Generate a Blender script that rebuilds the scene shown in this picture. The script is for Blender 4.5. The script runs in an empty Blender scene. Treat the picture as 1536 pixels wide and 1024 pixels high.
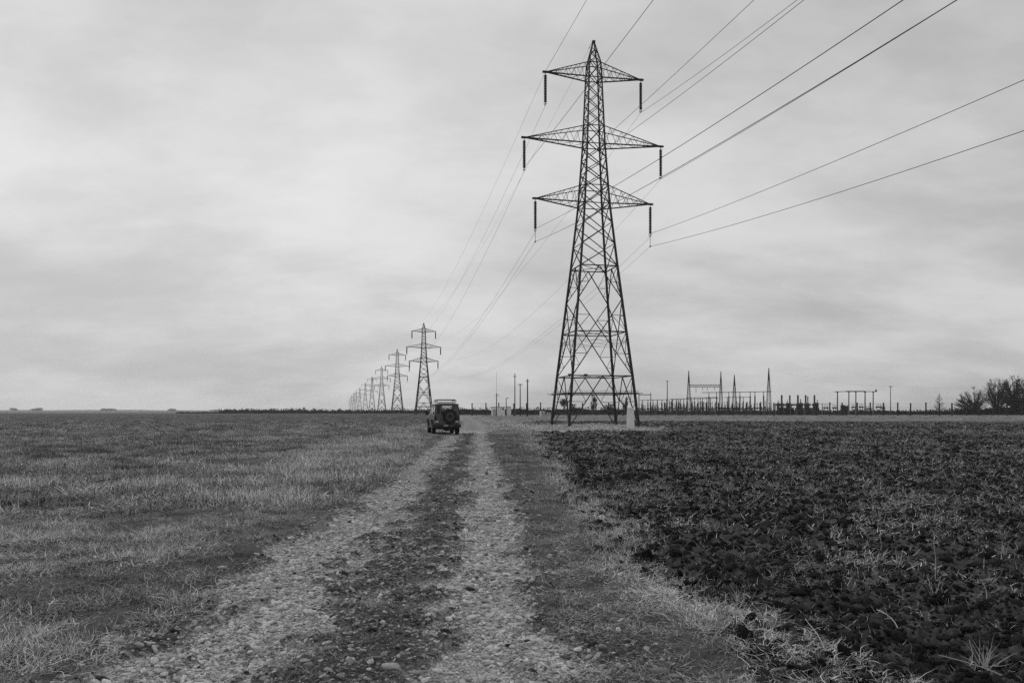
import bpy, math, random
import numpy as np
from mathutils import Vector, Matrix

random.seed(7)
RNG = np.random.default_rng(11)
PI = math.pi
R = math.radians
scene = bpy.context.scene
COL = scene.collection

# ------------------------------------------------------------------ camera
F, HZ, EYE = 1195.0, 616.0, 1.65          # focal length in photo pixels, horizon row, eye height
cam = bpy.data.cameras.new('camera')
cam.lens = 28.0
cam.sensor_width = 36.0
cam.shift_y = (HZ - 512.0) / 1536.0
cam.clip_start = 0.05
cam.clip_end = 20000
camo = bpy.data.objects.new('camera', cam)
COL.objects.link(camo)
camo.location = (0, 0, EYE)
camo.rotation_euler = (PI / 2, 0, 0)
scene.camera = camo


def at(px, py, d):
    """world point seen at photo pixel (px, py) at forward distance d"""
    return Vector(((px - 768) / F * d, d, EYE + (HZ - py) / F * d))


def gx(px, d):
    return (px - 768) / F * d


def gz(py, d):
    return EYE + (HZ - py) / F * d


# ------------------------------------------------------------------ materials
def grey(v):
    return (v, v, v, 1)


def mat(name, v, rough=0.8, var=0.25, scale=6.0, metal=0.0, spec=0.3, bump=0.0, detail=5.0):
    m = bpy.data.materials.new(name)
    m.use_nodes = True
    nt = m.node_tree
    b = nt.nodes['Principled BSDF']
    b.inputs['Roughness'].default_value = rough
    b.inputs['Metallic'].default_value = metal
    b.inputs['Specular IOR Level'].default_value = spec
    tc = nt.nodes.new('ShaderNodeTexCoord')
    n = nt.nodes.new('ShaderNodeTexNoise')
    n.inputs['Scale'].default_value = scale
    n.inputs['Detail'].default_value = detail
    n.inputs['Roughness'].default_value = 0.65
    nt.links.new(tc.outputs['Object'], n.inputs['Vector'])
    mr = nt.nodes.new('ShaderNodeMapRange')
    mr.inputs['From Min'].default_value = 0.3
    mr.inputs['From Max'].default_value = 0.7
    mr.inputs['To Min'].default_value = v * (1 - var)
    mr.inputs['To Max'].default_value = v * (1 + var)
    nt.links.new(n.outputs['Fac'], mr.inputs['Value'])
    nt.links.new(mr.outputs['Result'], b.inputs['Base Color'])
    if bump:
        bp = nt.nodes.new('ShaderNodeBump')
        bp.inputs['Distance'].default_value = bump
        nt.links.new(n.outputs['Fac'], bp.inputs['Height'])
        nt.links.new(bp.outputs['Normal'], b.inputs['Normal'])
    return m


def shade_mat(name, lo, hi, rough=0.85, spec=0.2, bump=0.0, var=0.3, scale=30):
    """albedo from the 'shade' value each instanced piece carries"""
    m = bpy.data.materials.new(name)
    m.use_nodes = True
    nt = m.node_tree
    b = nt.nodes['Principled BSDF']
    b.inputs['Roughness'].default_value = rough
    b.inputs['Specular IOR Level'].default_value = spec
    at_ = nt.nodes.new('ShaderNodeAttribute')
    at_.attribute_type = 'INSTANCER'
    at_.attribute_name = 'shade'
    va = nt.nodes.new('ShaderNodeAttribute')
    va.attribute_name = 'blade'
    mr = nt.nodes.new('ShaderNodeMapRange')
    mr.inputs['To Min'].default_value = lo
    mr.inputs['To Max'].default_value = hi
    nt.links.new(at_.outputs['Fac'], mr.inputs['Value'])
    tc = nt.nodes.new('ShaderNodeTexCoord')
    n = nt.nodes.new('ShaderNodeTexNoise')
    n.inputs['Scale'].default_value = scale
    n.inputs['Detail'].default_value = 3
    nt.links.new(tc.outputs['Object'], n.inputs['Vector'])
    m1 = nt.nodes.new('ShaderNodeMapRange')
    m1.inputs['From Min'].default_value = 0.3
    m1.inputs['From Max'].default_value = 0.7
    m1.inputs['To Min'].default_value = 1 - var
    m1.inputs['To Max'].default_value = 1 + var
    nt.links.new(n.outputs['Fac'], m1.inputs['Value'])
    mu = nt.nodes.new('ShaderNodeMath')
    mu.operation = 'MULTIPLY'
    nt.links.new(mr.outputs['Result'], mu.inputs[0])
    nt.links.new(m1.outputs['Result'], mu.inputs[1])
    ad = nt.nodes.new('ShaderNodeMath')
    ad.operation = 'MULTIPLY_ADD'           # blade to blade difference
    nt.links.new(va.outputs['Fac'], ad.inputs[0])
    nt.links.new(mu.outputs[0], ad.inputs[1])
    nt.links.new(mu.outputs[0], ad.inputs[2])
    nt.links.new(ad.outputs[0], b.inputs['Base Color'])
    if bump:
        n.inputs['Detail'].default_value = 8
        n.inputs['Roughness'].default_value = 0.75
        bp = nt.nodes.new('ShaderNodeBump')
        bp.inputs['Distance'].default_value = bump
        nt.links.new(n.outputs['Fac'], bp.inputs['Height'])
        nt.links.new(bp.outputs['Normal'], b.inputs['Normal'])
    return m


def ground_mat(name, mode):
    m = bpy.data.materials.new(name)
    m.use_nodes = True
    nt = m.node_tree
    N, L = nt.nodes, nt.links
    b = N['Principled BSDF']
    b.inputs['Roughness'].default_value = 0.95
    b.inputs['Specular IOR Level'].default_value = 0.12
    a = N.new('ShaderNodeAttribute')
    a.attribute_name = 'tone'
    tc = N.new('ShaderNodeTexCoord')

    def noise(scale, detail, rough=0.6, sx=1, sy=1):
        mp = N.new('ShaderNodeMapping')
        mp.inputs['Scale'].default_value = (sx, sy, 1)
        L.new(tc.outputs['Object'], mp.inputs['Vector'])
        n = N.new('ShaderNodeTexNoise')
        n.inputs['Scale'].default_value = scale
        n.inputs['Detail'].default_value = detail
        n.inputs['Roughness'].default_value = rough
        L.new(mp.outputs['Vector'], n.inputs['Vector'])
        return n.outputs['Fac']

    def rng(src, f0, f1, t0, t1):
        r = N.new('ShaderNodeMapRange')
        r.inputs['From Min'].default_value = f0
        r.inputs['From Max'].default_value = f1
        r.inputs['To Min'].default_value = t0
        r.inputs['To Max'].default_value = t1
        L.new(src, r.inputs['Value'])
        return r.outputs['Result']

    def mul(p, q):
        r = N.new('ShaderNodeMath')
        r.operation = 'MULTIPLY'
        L.new(p, r.inputs[0])
        L.new(q, r.inputs[1])
        return r.outputs[0]

    if mode == 'track':
        v = N.new('ShaderNodeTexVoronoi')
        v.inputs['Scale'].default_value = 42
        v.inputs['Randomness'].default_value = 1
        L.new(tc.outputs['Object'], v.inputs['Vector'])
        bw = N.new('ShaderNodeRGBToBW')
        L.new(v.outputs['Color'], bw.inputs['Color'])
        t = mul(a.outputs['Fac'], rng(bw.outputs[0], 0.15, 0.85, 0.45, 1.6))
        t = mul(t, rng(noise(3.0, 6, 0.7), 0.3, 0.7, 0.72, 1.25))
        t = mul(t, rng(noise(75.0, 4, 0.75), 0.3, 0.7, 0.5, 1.5))
        h = v.outputs['Distance']
        dist, st = 0.012, 0.8
    elif mode == 'soil':
        t = mul(a.outputs['Fac'], rng(noise(14.0, 9, 0.8), 0.3, 0.7, 0.35, 1.75))
        t = mul(t, rng(noise(0.9, 5, 0.7, 1, 0.6), 0.3, 0.7, 0.6, 1.45))
        h = noise(22.0, 6, 0.75)
        dist, st = 0.03, 1.0
    else:
        t = mul(a.outputs['Fac'], rng(noise(14.0, 8, 0.75), 0.3, 0.7, 0.45, 1.6))
        t = mul(t, rng(noise(1.6, 6, 0.7), 0.3, 0.7, 0.62, 1.4))
        t = mul(t, rng(noise(0.22, 6, 0.65, 1.0, 0.5), 0.3, 0.7, 0.62, 1.4))
        h = noise(40.0, 5, 0.7)
        dist, st = 0.03, 1.0
    L.new(t, b.inputs['Base Color'])
    bp = N.new('ShaderNodeBump')
    bp.inputs['Distance'].default_value = dist
    bp.inputs['Strength'].default_value = st
    L.new(h, bp.inputs['Height'])
    L.new(bp.outputs['Normal'], b.inputs['Normal'])
    return m


def glass_mat():
    m = bpy.data.materials.new('vehicle_glass')
    m.use_nodes = True
    nt = m.node_tree
    nt.nodes.remove(nt.nodes['Principled BSDF'])
    out = nt.nodes['Material Output']
    tr = nt.nodes.new('ShaderNodeBsdfTransparent')
    tr.inputs['Color'].default_value = grey(0.8)
    gl = nt.nodes.new('ShaderNodeBsdfGlossy')
    gl.inputs['Roughness'].default_value = 0.03
    fr = nt.nodes.new('ShaderNodeFresnel')
    fr.inputs['IOR'].default_value = 1.5
    mx = nt.nodes.new('ShaderNodeMixShader')
    nt.links.new(fr.outputs[0], mx.inputs[0])
    nt.links.new(tr.outputs[0], mx.inputs[1])
    nt.links.new(gl.outputs[0], mx.inputs[2])
    nt.links.new(mx.outputs[0], out.inputs['Surface'])
    return m


M = dict(
    steel=mat('weathered_pylon_steel', 0.028, 0.7, 0.4, 3.0),
    farsteel=mat('galvanised_steel', 0.05, 0.7, 0.35, 2.0),
    ins=mat('glazed_insulator', 0.02, 0.45, 0.3, 8.0, spec=0.5),
    wire=mat('conductor_metal', 0.035, 0.6, 0.2, 3.0),
    concrete=mat('pale_concrete', 0.72, 0.9, 0.18, 5.0, bump=0.01),
    white=mat('white_sheet', 0.8, 0.7, 0.1, 1.5),
    greybox=mat('grey_cabinet', 0.4, 0.7, 0.15, 1.5),
    darkbox=mat('dark_plant_paint', 0.028, 0.7, 0.35, 1.5),
    midbox=mat('mid_grey_paint', 0.10, 0.7, 0.3, 1.5),
    wood=mat('tarred_wood', 0.035, 0.9, 0.4, 4.0),
    greypole=mat('grey_pole', 0.16, 0.8, 0.3, 4.0),
    fence=mat('fence_steel', 0.02, 0.8, 0.3, 3.0),
    bark=mat('dark_bark', 0.025, 0.95, 0.4, 3.0),
    twig=mat('bare_twigs', 0.03, 0.95, 0.4, 1.0),
    leaf=mat('dark_foliage', 0.025, 0.95, 0.6, 1.2),
    hedge=mat('winter_hedge', 0.035, 0.95, 0.6, 0.6),
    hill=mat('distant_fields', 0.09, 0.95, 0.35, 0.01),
    farwood=mat('haze_paled_trees', 0.15, 0.95, 0.4, 0.2),  # paler than the nearer trees: haze fading put into the colour
    paint=mat('vehicle_paint', 0.085, 0.4, 0.12, 2.5, spec=0.5),
    roofpaint=mat('pale_roof_paint', 0.16, 0.4, 0.06, 2.0, spec=0.5),
    rubber=mat('tyre_rubber', 0.018, 0.85, 0.3, 12.0),
    black=mat('black_plastic', 0.02, 0.6, 0.2, 5.0),
    rim=mat('dull_wheel_steel', 0.06, 0.5, 0.2, 8.0, spec=0.5),
    lens=mat('lamp_lens', 0.10, 0.15, 0.2, 10.0, spec=0.6),
    palelens=mat('pale_lamp_lens', 0.7, 0.15, 0.1, 10.0, spec=0.6),
    plate=mat('number_plate', 0.42, 0.4, 0.15, 40.0),
    seat=mat('seat_cloth', 0.03, 0.95, 0.2, 8.0),
    stone=mat('pale_flint', 0.4, 0.75, 0.3, 14.0, bump=0.006),
    straw=mat('dry_straw', 0.5, 0.8, 0.3, 14.0),
    glass=glass_mat(),
)


# ------------------------------------------------------------------ mesh builder
class MB:
    def __init__(self):
        self.v, self.f = [], []

    def box(self, x0, y0, z0, x1, y1, z1):
        n = len(self.v)
        self.v += [(x0, y0, z0), (x1, y0, z0), (x1, y1, z0), (x0, y1, z0), (x0, y0, z1), (x1, y0, z1), (x1, y1, z1), (x0, y1, z1)]
        self.f += [(n, n + 3, n + 2, n + 1), (n + 4, n + 5, n + 6, n + 7), (n, n + 1, n + 5, n + 4), (n + 1, n + 2, n + 6, n + 5),
                   (n + 2, n + 3, n + 7, n + 6), (n + 3, n, n + 4, n + 7)]

    def cbox(self, c, sx, sy, sz):
        self.box(c[0] - sx / 2, c[1] - sy / 2, c[2] - sz / 2, c[0] + sx / 2, c[1] + sy / 2, c[2] + sz / 2)

    def tube(self, pts, rad, sides=4, twist=0.785):
        pts = [Vector(p) for p in pts]
        n0 = len(self.v)
        k = len(pts)
        for i, p in enumerate(pts):
            t = (pts[min(i + 1, k - 1)] - pts[max(i - 1, 0)])
            if t.length < 1e-9:
                t = Vector((0, 0, 1))
            t.normalize()
            up = Vector((0, 0, 1)) if abs(t.z) < 0.95 else Vector((1, 0, 0))
            a = t.cross(up).normalized()
            b = t.cross(a)
            r = rad[i] if isinstance(rad, (list, tuple)) else rad
            for s in range(sides):
                an = twist + 2 * PI * s / sides
                q = p + (a * math.cos(an) + b * math.sin(an)) * r
                self.v.append((q.x, q.y, q.z))
        for i in range(k - 1):
            for s in range(sides):
                s2 = (s + 1) % sides
                o = n0 + i * sides
                self.f.append((o + s, o + s2, o + sides + s2, o + sides + s))
        self.f.append(tuple(n0 + s for s in reversed(range(sides))))
        self.f.append(tuple(n0 + (k - 1) * sides + s for s in range(sides)))

    def bar(self, p, q, r):
        self.tube([p, q], r)

    def lathe(self, prof, o=(0, 0, 0), sides=8, axis='z'):
        """prof: list of (radius, height)"""
        n0 = len(self.v)
        for r, h in prof:
            for s in range(sides):
                a = 2 * PI * s / sides
                c, d = r * math.cos(a), r * math.sin(a)
                p = (c, d, h) if axis == 'z' else ((c, h, d) if axis == 'y' else (h, c, d))
                self.v.append((o[0] + p[0], o[1] + p[1], o[2] + p[2]))
        for i in range(len(prof) - 1):
            for s in range(sides):
                s2 = (s + 1) % sides
                a = n0 + i * sides
                self.f.append((a + s, a + s2, a + sides + s2, a + sides + s))
        self.f.append(tuple(n0 + s for s in reversed(range(sides))))
        self.f.append(tuple(n0 + (len(prof) - 1) * sides + s for s in range(sides)))

    def poly(self, pts):
        n = len(self.v)
        self.v += [tuple(p) for p in pts]
        self.f.append(tuple(range(n, n + len(pts))))

    def prism(self, outline, d0, d1, axis='y'):
        """closed outline of (a, b) extruded along an axis; axis 'y': a=x, b=z; axis 'x': a=y, b=z"""
        k = len(outline)
        n = len(self.v)
        for d in (d0, d1):
            for a, b in outline:
                self.v.append((a, d, b) if axis == 'y' else (d, a, b))
        self.f.append(tuple(range(n, n + k)))
        self.f.append(tuple(reversed(range(n + k, n + 2 * k))))
        for i in range(k):
            j = (i + 1) % k
            self.f.append((n + j, n + i, n + k + i, n + k + j))

    def mesh(self, name):
        me = bpy.data.meshes.new(name)
        me.from_pydata(self.v, [], self.f)
        me.update()
        return me

    def build(self, name, material, parent=None, bevel=0.0, smooth=False, loc=None):
        me = self.mesh(name)
        me.materials.append(material)
        if smooth:
            for p in me.polygons:
                p.use_smooth = True
        o = bpy.data.objects.new(name, me)
        COL.objects.link(o)
        if parent is not None:
            o.parent = parent
        if loc is not None:
            o.location = loc
        if bevel:
            md = o.modifiers.new('soft_edges', 'BEVEL')
            md.width = bevel
            md.segments = 2
            md.limit_method = 'ANGLE'
        return o


def tag(o, label=None, cat=None, group=None, kind=None):
    if label:
        o['label'] = label
    if cat:
        o['category'] = cat
    if group:
        o['group'] = group
    if kind:
        o['kind'] = kind
    return o


def empty(name, loc, rz=0.0):
    o = bpy.data.objects.new(name, None)
    COL.objects.link(o)
    o.location = loc
    o.rotation_euler = (0, 0, rz)
    o.empty_display_size = 0.3
    return o


def copy_tree(o, parent=None):
    c = o.copy()
    COL.objects.link(c)
    c.parent = parent
    for ch in list(o.children):
        copy_tree(ch, c)
    return c


# ------------------------------------------------------------------ noise on numpy arrays
def _hash(ix, iy, seed):
    h = (ix.astype(np.int64) * 374761393 + iy.astype(np.int64) * 668265263 + seed * 982451653) & 0x7FFFFFFF
    h = ((h ^ (h >> 13)) * 1274126177) & 0x7FFFFFFF
    h = h ^ (h >> 16)
    return (h & 0xFFFFF) / float(0xFFFFF)


def vnoise(x, y, seed=0):
    x = np.asarray(x, float)
    y = np.asarray(y, float)
    ix, iy = np.floor(x), np.floor(y)
    fx, fy = x - ix, y - iy
    ux, uy = fx * fx * (3 - 2 * fx), fy * fy * (3 - 2 * fy)
    a = _hash(ix, iy, seed)
    b = _hash(ix + 1, iy, seed)
    c = _hash(ix, iy + 1, seed)
    d = _hash(ix + 1, iy + 1, seed)
    return (a * (1 - ux) + b * ux) * (1 - uy) + (c * (1 - ux) + d * ux) * uy


def fbm(x, y, oct=4, seed=0, gain=0.5):
    s, a, t = 0.0, 1.0, 0.0
    for k in range(oct):
        s = s + a * vnoise(x * 2 ** k + 13.7 * k, y * 2 ** k - 7.3 * k, seed + k)
        t += a
        a *= gain
    return s / t


def sstep(a, b, x):
    t = np.clip((x - a) / (b - a), 0, 1)
    return t * t * (3 - 2 * t)


# ------------------------------------------------------------------ regions of the ground
TY = [-60, 0, 4.8, 11, 24, 45, 60, 82, 110, 141, 219, 330]
TX = [1.4, -0.9, -1.08, -1.28, -1.82, -2.66, -3.2, -4.0, -5.6, -7.9, -13.4, -22.0]


def track_c(y):
    return np.interp(y, TY, TX)


def soil_edge(y):
    return 1.14 + 0.34 * np.exp(-(np.clip(np.asarray(y, float), 0, None) - 4.8) / 8)


def regions(x, y):
    """weights: gravel rut, track ground, soil, pale grass, far dark field"""
    x = np.asarray(x, float)
    y = np.asarray(y, float)
    u = x - track_c(y)
    wob = (fbm(x * 0.9, y * 0.5, 3, 5) - 0.5)
    wob2 = (fbm(x * 2.6, y * 2.2, 3, 15) - 0.5)
    un = u + wob * 0.7 + wob2 * 0.35
    nr_ = np.exp(-(np.clip(y, 4, None) - 4) / 5)
    soft = np.maximum(np.exp(-((un + 0.97 + .2 * nr_) / (0.64 + .16 * nr_)) ** 2), np.exp(-((un - 0.95) / 0.55) ** 2))
    rut = sstep(0.12, 0.72, soft + (fbm(x * 3.1, y * 1.9, 4, 17, .68) - 0.5) * 2.0)
    trk = sstep(-1.75, -1.5, un + .35 * np.exp(-(np.clip(y, 4, None) - 4) / 5)) * (1 - sstep(1.85, 2.15, un))
    trk = trk * (y < 320)
    e = x - soil_edge(y) + wob * 0.9 + wob2 * 0.5
    ymax = np.where(x < 13 + 6 * wob, 66.0, 131.0) + wob * 6
    soil = sstep(-0.12, 0.12, e) * (1 - sstep(-0.5, 0.5, y - ymax))
    back = sstep(2.0, 3.0, x + wob * 6) * sstep(92, 100, y + wob * 16) * (1 - sstep(130.5, 131.5, y + wob))
    soil = np.maximum(soil, back)
    return u, un, rut, trk, soil


def height(x, y, full=True):
    x = np.asarray(x, float)
    y = np.asarray(y, float)
    r = np.hypot(x, y)
    u, un, rut, trk, soil = regions(x, y)
    h = 0.05 * (fbm(x * 0.35, y * 0.35, 3, 21) - 0.5)
    h = h * (1 - sstep(150, 400, r))
    near = 1 - sstep(60, 160, r)
    # grass hummocks
    g = 0.11 * (fbm(x * 1.6, y * 1.6, 4, 31) - 0.5)
    # track: shallow ruts, stony middle
    t = -0.075 * rut + 0.03 * (fbm(x * 5, y * 5, 4, 41) - 0.5) + 0.012 * (vnoise(x * 26, y * 26, 44) - 0.5)
    # ploughed clods
    wx = x + 0.25 * (vnoise(x * 2, y * 2, 3) - 0.5)
    wy = y + 0.25 * (vnoise(x * 2, y * 2, 4) - 0.5)
    s = 0.15 * (fbm(wx * 1.7, wy * 1.9, 3, 51) - 0.5)
    n1 = np.abs(vnoise(wx * 4.3, wy * 4.9, 61) - 0.5) * 2
    n2 = np.abs(vnoise(wx * 9.7 + 5, wy * 10.3, 62) - 0.5) * 2
    n3 = vnoise(wx * 24, wy * 25, 63)
    n4 = vnoise(x * 47, y * 50, 64)
    s = s + 0.03 * (n1 - 0.4) + 0.07 * (fbm(wx * 6.3, wy * 6.1, 2, 66) - .5) + 0.055 * (n3 - 0.5) + 0.035 * (n4 - .5) - 0.03
    far = sstep(-1.55, -1.8, 0 * x) * 0
    w_s = soil
    w_t = trk * (1 - soil)
    w_g = np.clip(1 - w_s - w_t, 0, 1)
    return h + near * (w_g * g + w_t * t + w_s * s)


def ground_z(x, y):
    return float(height(np.array([x]), np.array([y]))[0])


def build_ground():
    # one polar sheet: fine rings near the viewer's standing place, wide ones to the horizon; fine sector ahead, coarse behind
    rr = [0.6, 1.2, 1.8, 2.4, 2.9]
    r = 3.2
    while r < 9000:
        rr.append(r)
        r += max(0.022, min(r * r / 1500.0, r * 0.055))
    rr = np.array(rr)
    fine = np.linspace(R(-44), R(44), 1100)
    coarse = np.linspace(R(44), R(316), 60)[1:-1]
    th = np.concatenate([fine, coarse])
    nt_, nr = len(th), len(rr)
    rg, tg = np.meshgrid(rr, th, indexing='ij')
    jit = (vnoise(np.arange(nr)[:, None] * 1.7 + tg * 0, np.arange(nt_)[None, :] * 1.9 + rg * 0, 91) - 0.5)
    X = (rg * np.sin(tg)).ravel()
    Y = (rg * np.cos(tg)).ravel()
    Z = height(X, Y)
    u, un, rut, trk, soil = regions(X, Y)
    # base tone (albedo) of each place
    wob = fbm(X * 0.25, Y * 0.12, 4, 71) - 0.5
    strip = sstep(-9.5, -6.0, u + wob * 5) * (1 - sstep(-2.0, -1.5, u)) * sstep(8, 16, Y)
    grass = 0.085 + 0.10 * wob
    grass = grass * (1 - strip) + strip * 0.17
    farl = sstep(70, 110, Y + wob * 50) * (X < track_c(Y) - 3)
    grass = grass * (1 - farl) + farl * (0.062 + 0.03 * wob)
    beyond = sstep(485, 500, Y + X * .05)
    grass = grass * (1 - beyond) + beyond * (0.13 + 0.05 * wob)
    right_strip = sstep(130, 131.5, Y) * (1 - sstep(300, 330, Y)) * (X > track_c(Y) + 2)
    grass = grass * (1 - right_strip) + right_strip * (0.19 + 0.05 * wob)
    patch = (1 - sstep(0.7, 1.2, np.hypot((X - 6) / 14, (Y - 76) / 18) + wob * 0.8))
    grass = grass * (1 - patch) + patch * (0.33 + 0.14 * wob)
    path = np.exp(-((Y - 64 + wob * 4 + 0.1 * X) / 4.0) ** 4) * sstep(-6, -4, X) * (1 - sstep(2, 7, X + wob * 4))
    grass = grass * (1 - path) + path * 0.40
    track = 0.060 * (1 - rut) + 0.25 * rut
    track = track * (1 - sstep(0, 1, np.exp(-((un) / 0.30) ** 2)) * 0.2)
    verge = sstep(1.3, 1.6, un)
    track = track * (1 - verge) + 0.085 * verge
    track = track * (1 - path) + path * 0.40
    so = 0.066 + 0.045 * wob
    so = so + 0.012 * sstep(30, 90, Y)
    junction = sstep(62, 67, Y) * (1 - sstep(260, 320, Y)) * (1 - sstep(2.6, 5.5, np.abs(u - 1.0) + wob * 3))
    grass = grass * (1 - junction) + junction * (0.24 + 0.08 * wob)
    track = track * (1 - .75 * junction) + .75 * junction * (0.26 + 0.1 * wob)
    tone = grass
    tone = np.where(trk > 0.5, track, tone)
    tone = np.where(soil > 0.5, so, tone)
    tone = np.clip(tone, 0.012, 0.6)
    idx = np.arange(nr * nt_).reshape(nr, nt_)
    a = idx[:-1, :]
    b = idx[1:, :]
    a2 = np.roll(a, -1, axis=1)
    b2 = np.roll(b, -1, axis=1)
    quads = np.stack([a.ravel(), a2.ravel(), b2.ravel(), b.ravel()], axis=1)[:, ::-1]
    qc = quads.mean(axis=1)
    qs = soil[quads].mean(axis=1)
    qt = trk[quads].mean(axis=1)
    qy = Y[quads].mean(axis=1)
    cls = np.zeros(len(quads), int)
    cls[(qt > 0.5)] = 1
    cls[(qs > 0.5)] = 2
    out = []
    for k, (name, mode) in enumerate((('ground', 'grass'), ('track', 'track'), ('ploughed_field', 'soil'))):
        q = quads[cls == k]
        used, inv = np.unique(q, return_inverse=True)
        q2 = inv.reshape(q.shape)
        me = bpy.data.meshes.new(name)
        me.vertices.add(len(used))
        co = np.stack([X[used], Y[used], Z[used]], axis=1).astype(np.float32)
        me.vertices.foreach_set('co', co.ravel())
        me.loops.add(q2.size)
        me.loops.foreach_set('vertex_index', q2.ravel().astype(np.int32))
        me.polygons.add(len(q2))
        me.polygons.foreach_set('loop_start', (np.arange(len(q2)) * 4).astype(np.int32))
        me.polygons.foreach_set('loop_total', np.full(len(q2), 4, np.int32))
        me.polygons.foreach_set('use_smooth', np.ones(len(q2), bool))
        me.update(calc_edges=True)
        at_ = me.attributes.new('tone', 'FLOAT', 'POINT')
        at_.data.foreach_set('value', tone[used].astype(np.float32))
        me.materials.append(ground_mat(name + '_surface', mode))
        o = bpy.data.objects.new(name, me)
        COL.objects.link(o)
        o['kind'] = 'structure'
        out.append(o)
    out[0]['label'] = 'flat grassland running out to the horizon'
    out[1]['label'] = 'stony farm track with two pale gravel ruts'
    out[2]['label'] = 'dark ploughed field of rough soil clods'
    return out


build_ground()


# ------------------------------------------------------------------ scattered ground cover (uncountable)
def src_collection(name, meshes):
    c = bpy.data.collections.new(name)
    for i, me in enumerate(meshes):
        o = bpy.data.objects.new('%s_%02d' % (name, i), me)
        c.objects.link(o)
    return c


def scatter(name, pts, idx, rot, scl, shade, coll, label, cat):
    me = bpy.data.meshes.new(name)
    n = len(pts)
    me.vertices.add(n)
    me.vertices.foreach_set('co', np.asarray(pts, np.float32).ravel())
    for nm, ty, arr in (('pick', 'INT', idx.astype(np.int32)), ('shade', 'FLOAT', shade.astype(np.float32))):
        a = me.attributes.new(nm, ty, 'POINT')
        a.data.foreach_set('value', arr)
    for nm, arr in (('turn', rot), ('size', scl)):
        a = me.attributes.new(nm, 'FLOAT_VECTOR', 'POINT')
        a.data.foreach_set('vector', np.asarray(arr, np.float32).ravel())
    me.update()
    o = bpy.data.objects.new(name, me)
    COL.objects.link(o)
    ng = bpy.data.node_groups.new(name, 'GeometryNodeTree')
    ng.interface.new_socket('Geometry', in_out='INPUT', socket_type='NodeSocketGeometry')
    ng.interface.new_socket('Geometry', in_out='OUTPUT', socket_type='NodeSocketGeometry')
    N, L = ng.nodes, ng.links
    gi, go = N.new('NodeGroupInput'), N.new('NodeGroupOutput')
    ip = N.new('GeometryNodeInstanceOnPoints')
    ci = N.new('GeometryNodeCollectionInfo')
    ci.inputs['Collection'].default_value = coll
    ci.inputs['Separate Children'].default_value = True
    ci.inputs['Reset Children'].default_value = True
    ip.inputs['Pick Instance'].default_value = True

    def attr(nm, ty):
        a = N.new('GeometryNodeInputNamedAttribute')
        a.data_type = ty
        a.inputs['Name'].default_value = nm
        return a.outputs['Attribute']
    L.new(gi.outputs[0], ip.inputs['Points'])
    L.new(ci.outputs[0], ip.inputs['Instance'])
    L.new(attr('pick', 'INT'), ip.inputs['Instance Index'])
    L.new(attr('turn', 'FLOAT_VECTOR'), ip.inputs['Rotation'])
    L.new(attr('size', 'FLOAT_VECTOR'), ip.inputs['Scale'])
    L.new(ip.outputs[0], go.inputs[0])
    md = o.modifiers.new('scatter', 'NODES')
    md.node_group = ng
    tag(o, label, cat, None, 'stuff')
    return o


def blades_mesh(name, n, spread, h0, h1, width, lean, curl, mat_, seed, flat=0.0, wig=0.0, seg=4):
    rg = random.Random(seed)
    v, f, bl = [], [], []
    for i in range(n):
        rr_ = spread * math.sqrt(rg.random())
        a0 = rg.random() * 2 * PI
        base = Vector((rr_ * math.cos(a0), rr_ * math.sin(a0), -0.01))
        az = a0 + rg.gauss(0, 1.3)
        h = h0 + (h1 - h0) * rg.random() ** 1.4
        tilt = abs(rg.gauss(0, lean)) + (1.25 if rg.random() < flat else 0)
        c = rg.gauss(0, curl) + abs(rg.gauss(0, curl)) * 0.6
        w = width * (0.6 + 0.8 * rg.random())
        p = base.copy()
        side = Vector((-math.sin(az), math.cos(az), 0))
        side = (side + Vector((rg.gauss(0, .4), rg.gauss(0, .4), 0))).normalized()
        n0 = len(v)
        val = rg.gauss(-.05, 0.5)
        sw = rg.gauss(0, curl * 0.8)
        for s in range(seg + 1):
            t = s / seg
            ww = w * (1 - t) ** 0.7 * 0.5 + 0.0004
            v.append(tuple(p + side * ww))
            v.append(tuple(p - side * ww))
            bl += [val, val]
            ti = tilt + c * t * 1.6
            if wig:
                az += rg.gauss(0, wig)
                tilt += rg.gauss(0, wig * .5) - (tilt - 1.25) * .12
            az2 = az + sw * t
            d = Vector((math.sin(ti) * math.cos(az2), math.sin(ti) * math.sin(az2), math.cos(ti)))
            p = p + d * (h / seg)
            if p.z < 0.004:
                p.z = 0.004
        for s in range(seg):
            k = n0 + 2 * s
            f.append((k, k + 1, k + 3, k + 2))
    me = bpy.data.meshes.new(name)
    me.from_pydata(v, [], f)
    a = me.attributes.new('blade', 'FLOAT', 'POINT')
    a.data.foreach_set('value', np.clip(np.array(bl, np.float32), -0.7, 0.9))
    me.materials.append(mat_)
    return me


def lump_mesh(name, seed, squash, rough, mat_, sub=2):
    import bmesh
    bm = bmesh.new()
    bmesh.ops.create_icosphere(bm, subdivisions=sub, radius=1.0)
    rg = random.Random(seed)
    off = [rg.random() * 50 for _ in range(3)]
    from mathutils import noise
    for vv in bm.verts:
        p = vv.co.copy()
        n = noise.noise(p * 1.1 + Vector(off)) * 0.6 + noise.noise(p * 2.7 + Vector(off)) * 0.4
        vv.co = p * (1 + rough * n)
        vv.co.z *= squash
        vv.co.y *= 0.75
    me = bpy.data.meshes.new(name)
    bm.to_mesh(me)
    bm.free()
    a = me.attributes.new('blade', 'FLOAT', 'POINT')
    a.data.foreach_set('value', np.zeros(len(me.vertices), np.float32))
    for p in me.polygons:
        p.use_smooth = True
    me.materials.append(mat_)
    return me


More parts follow.
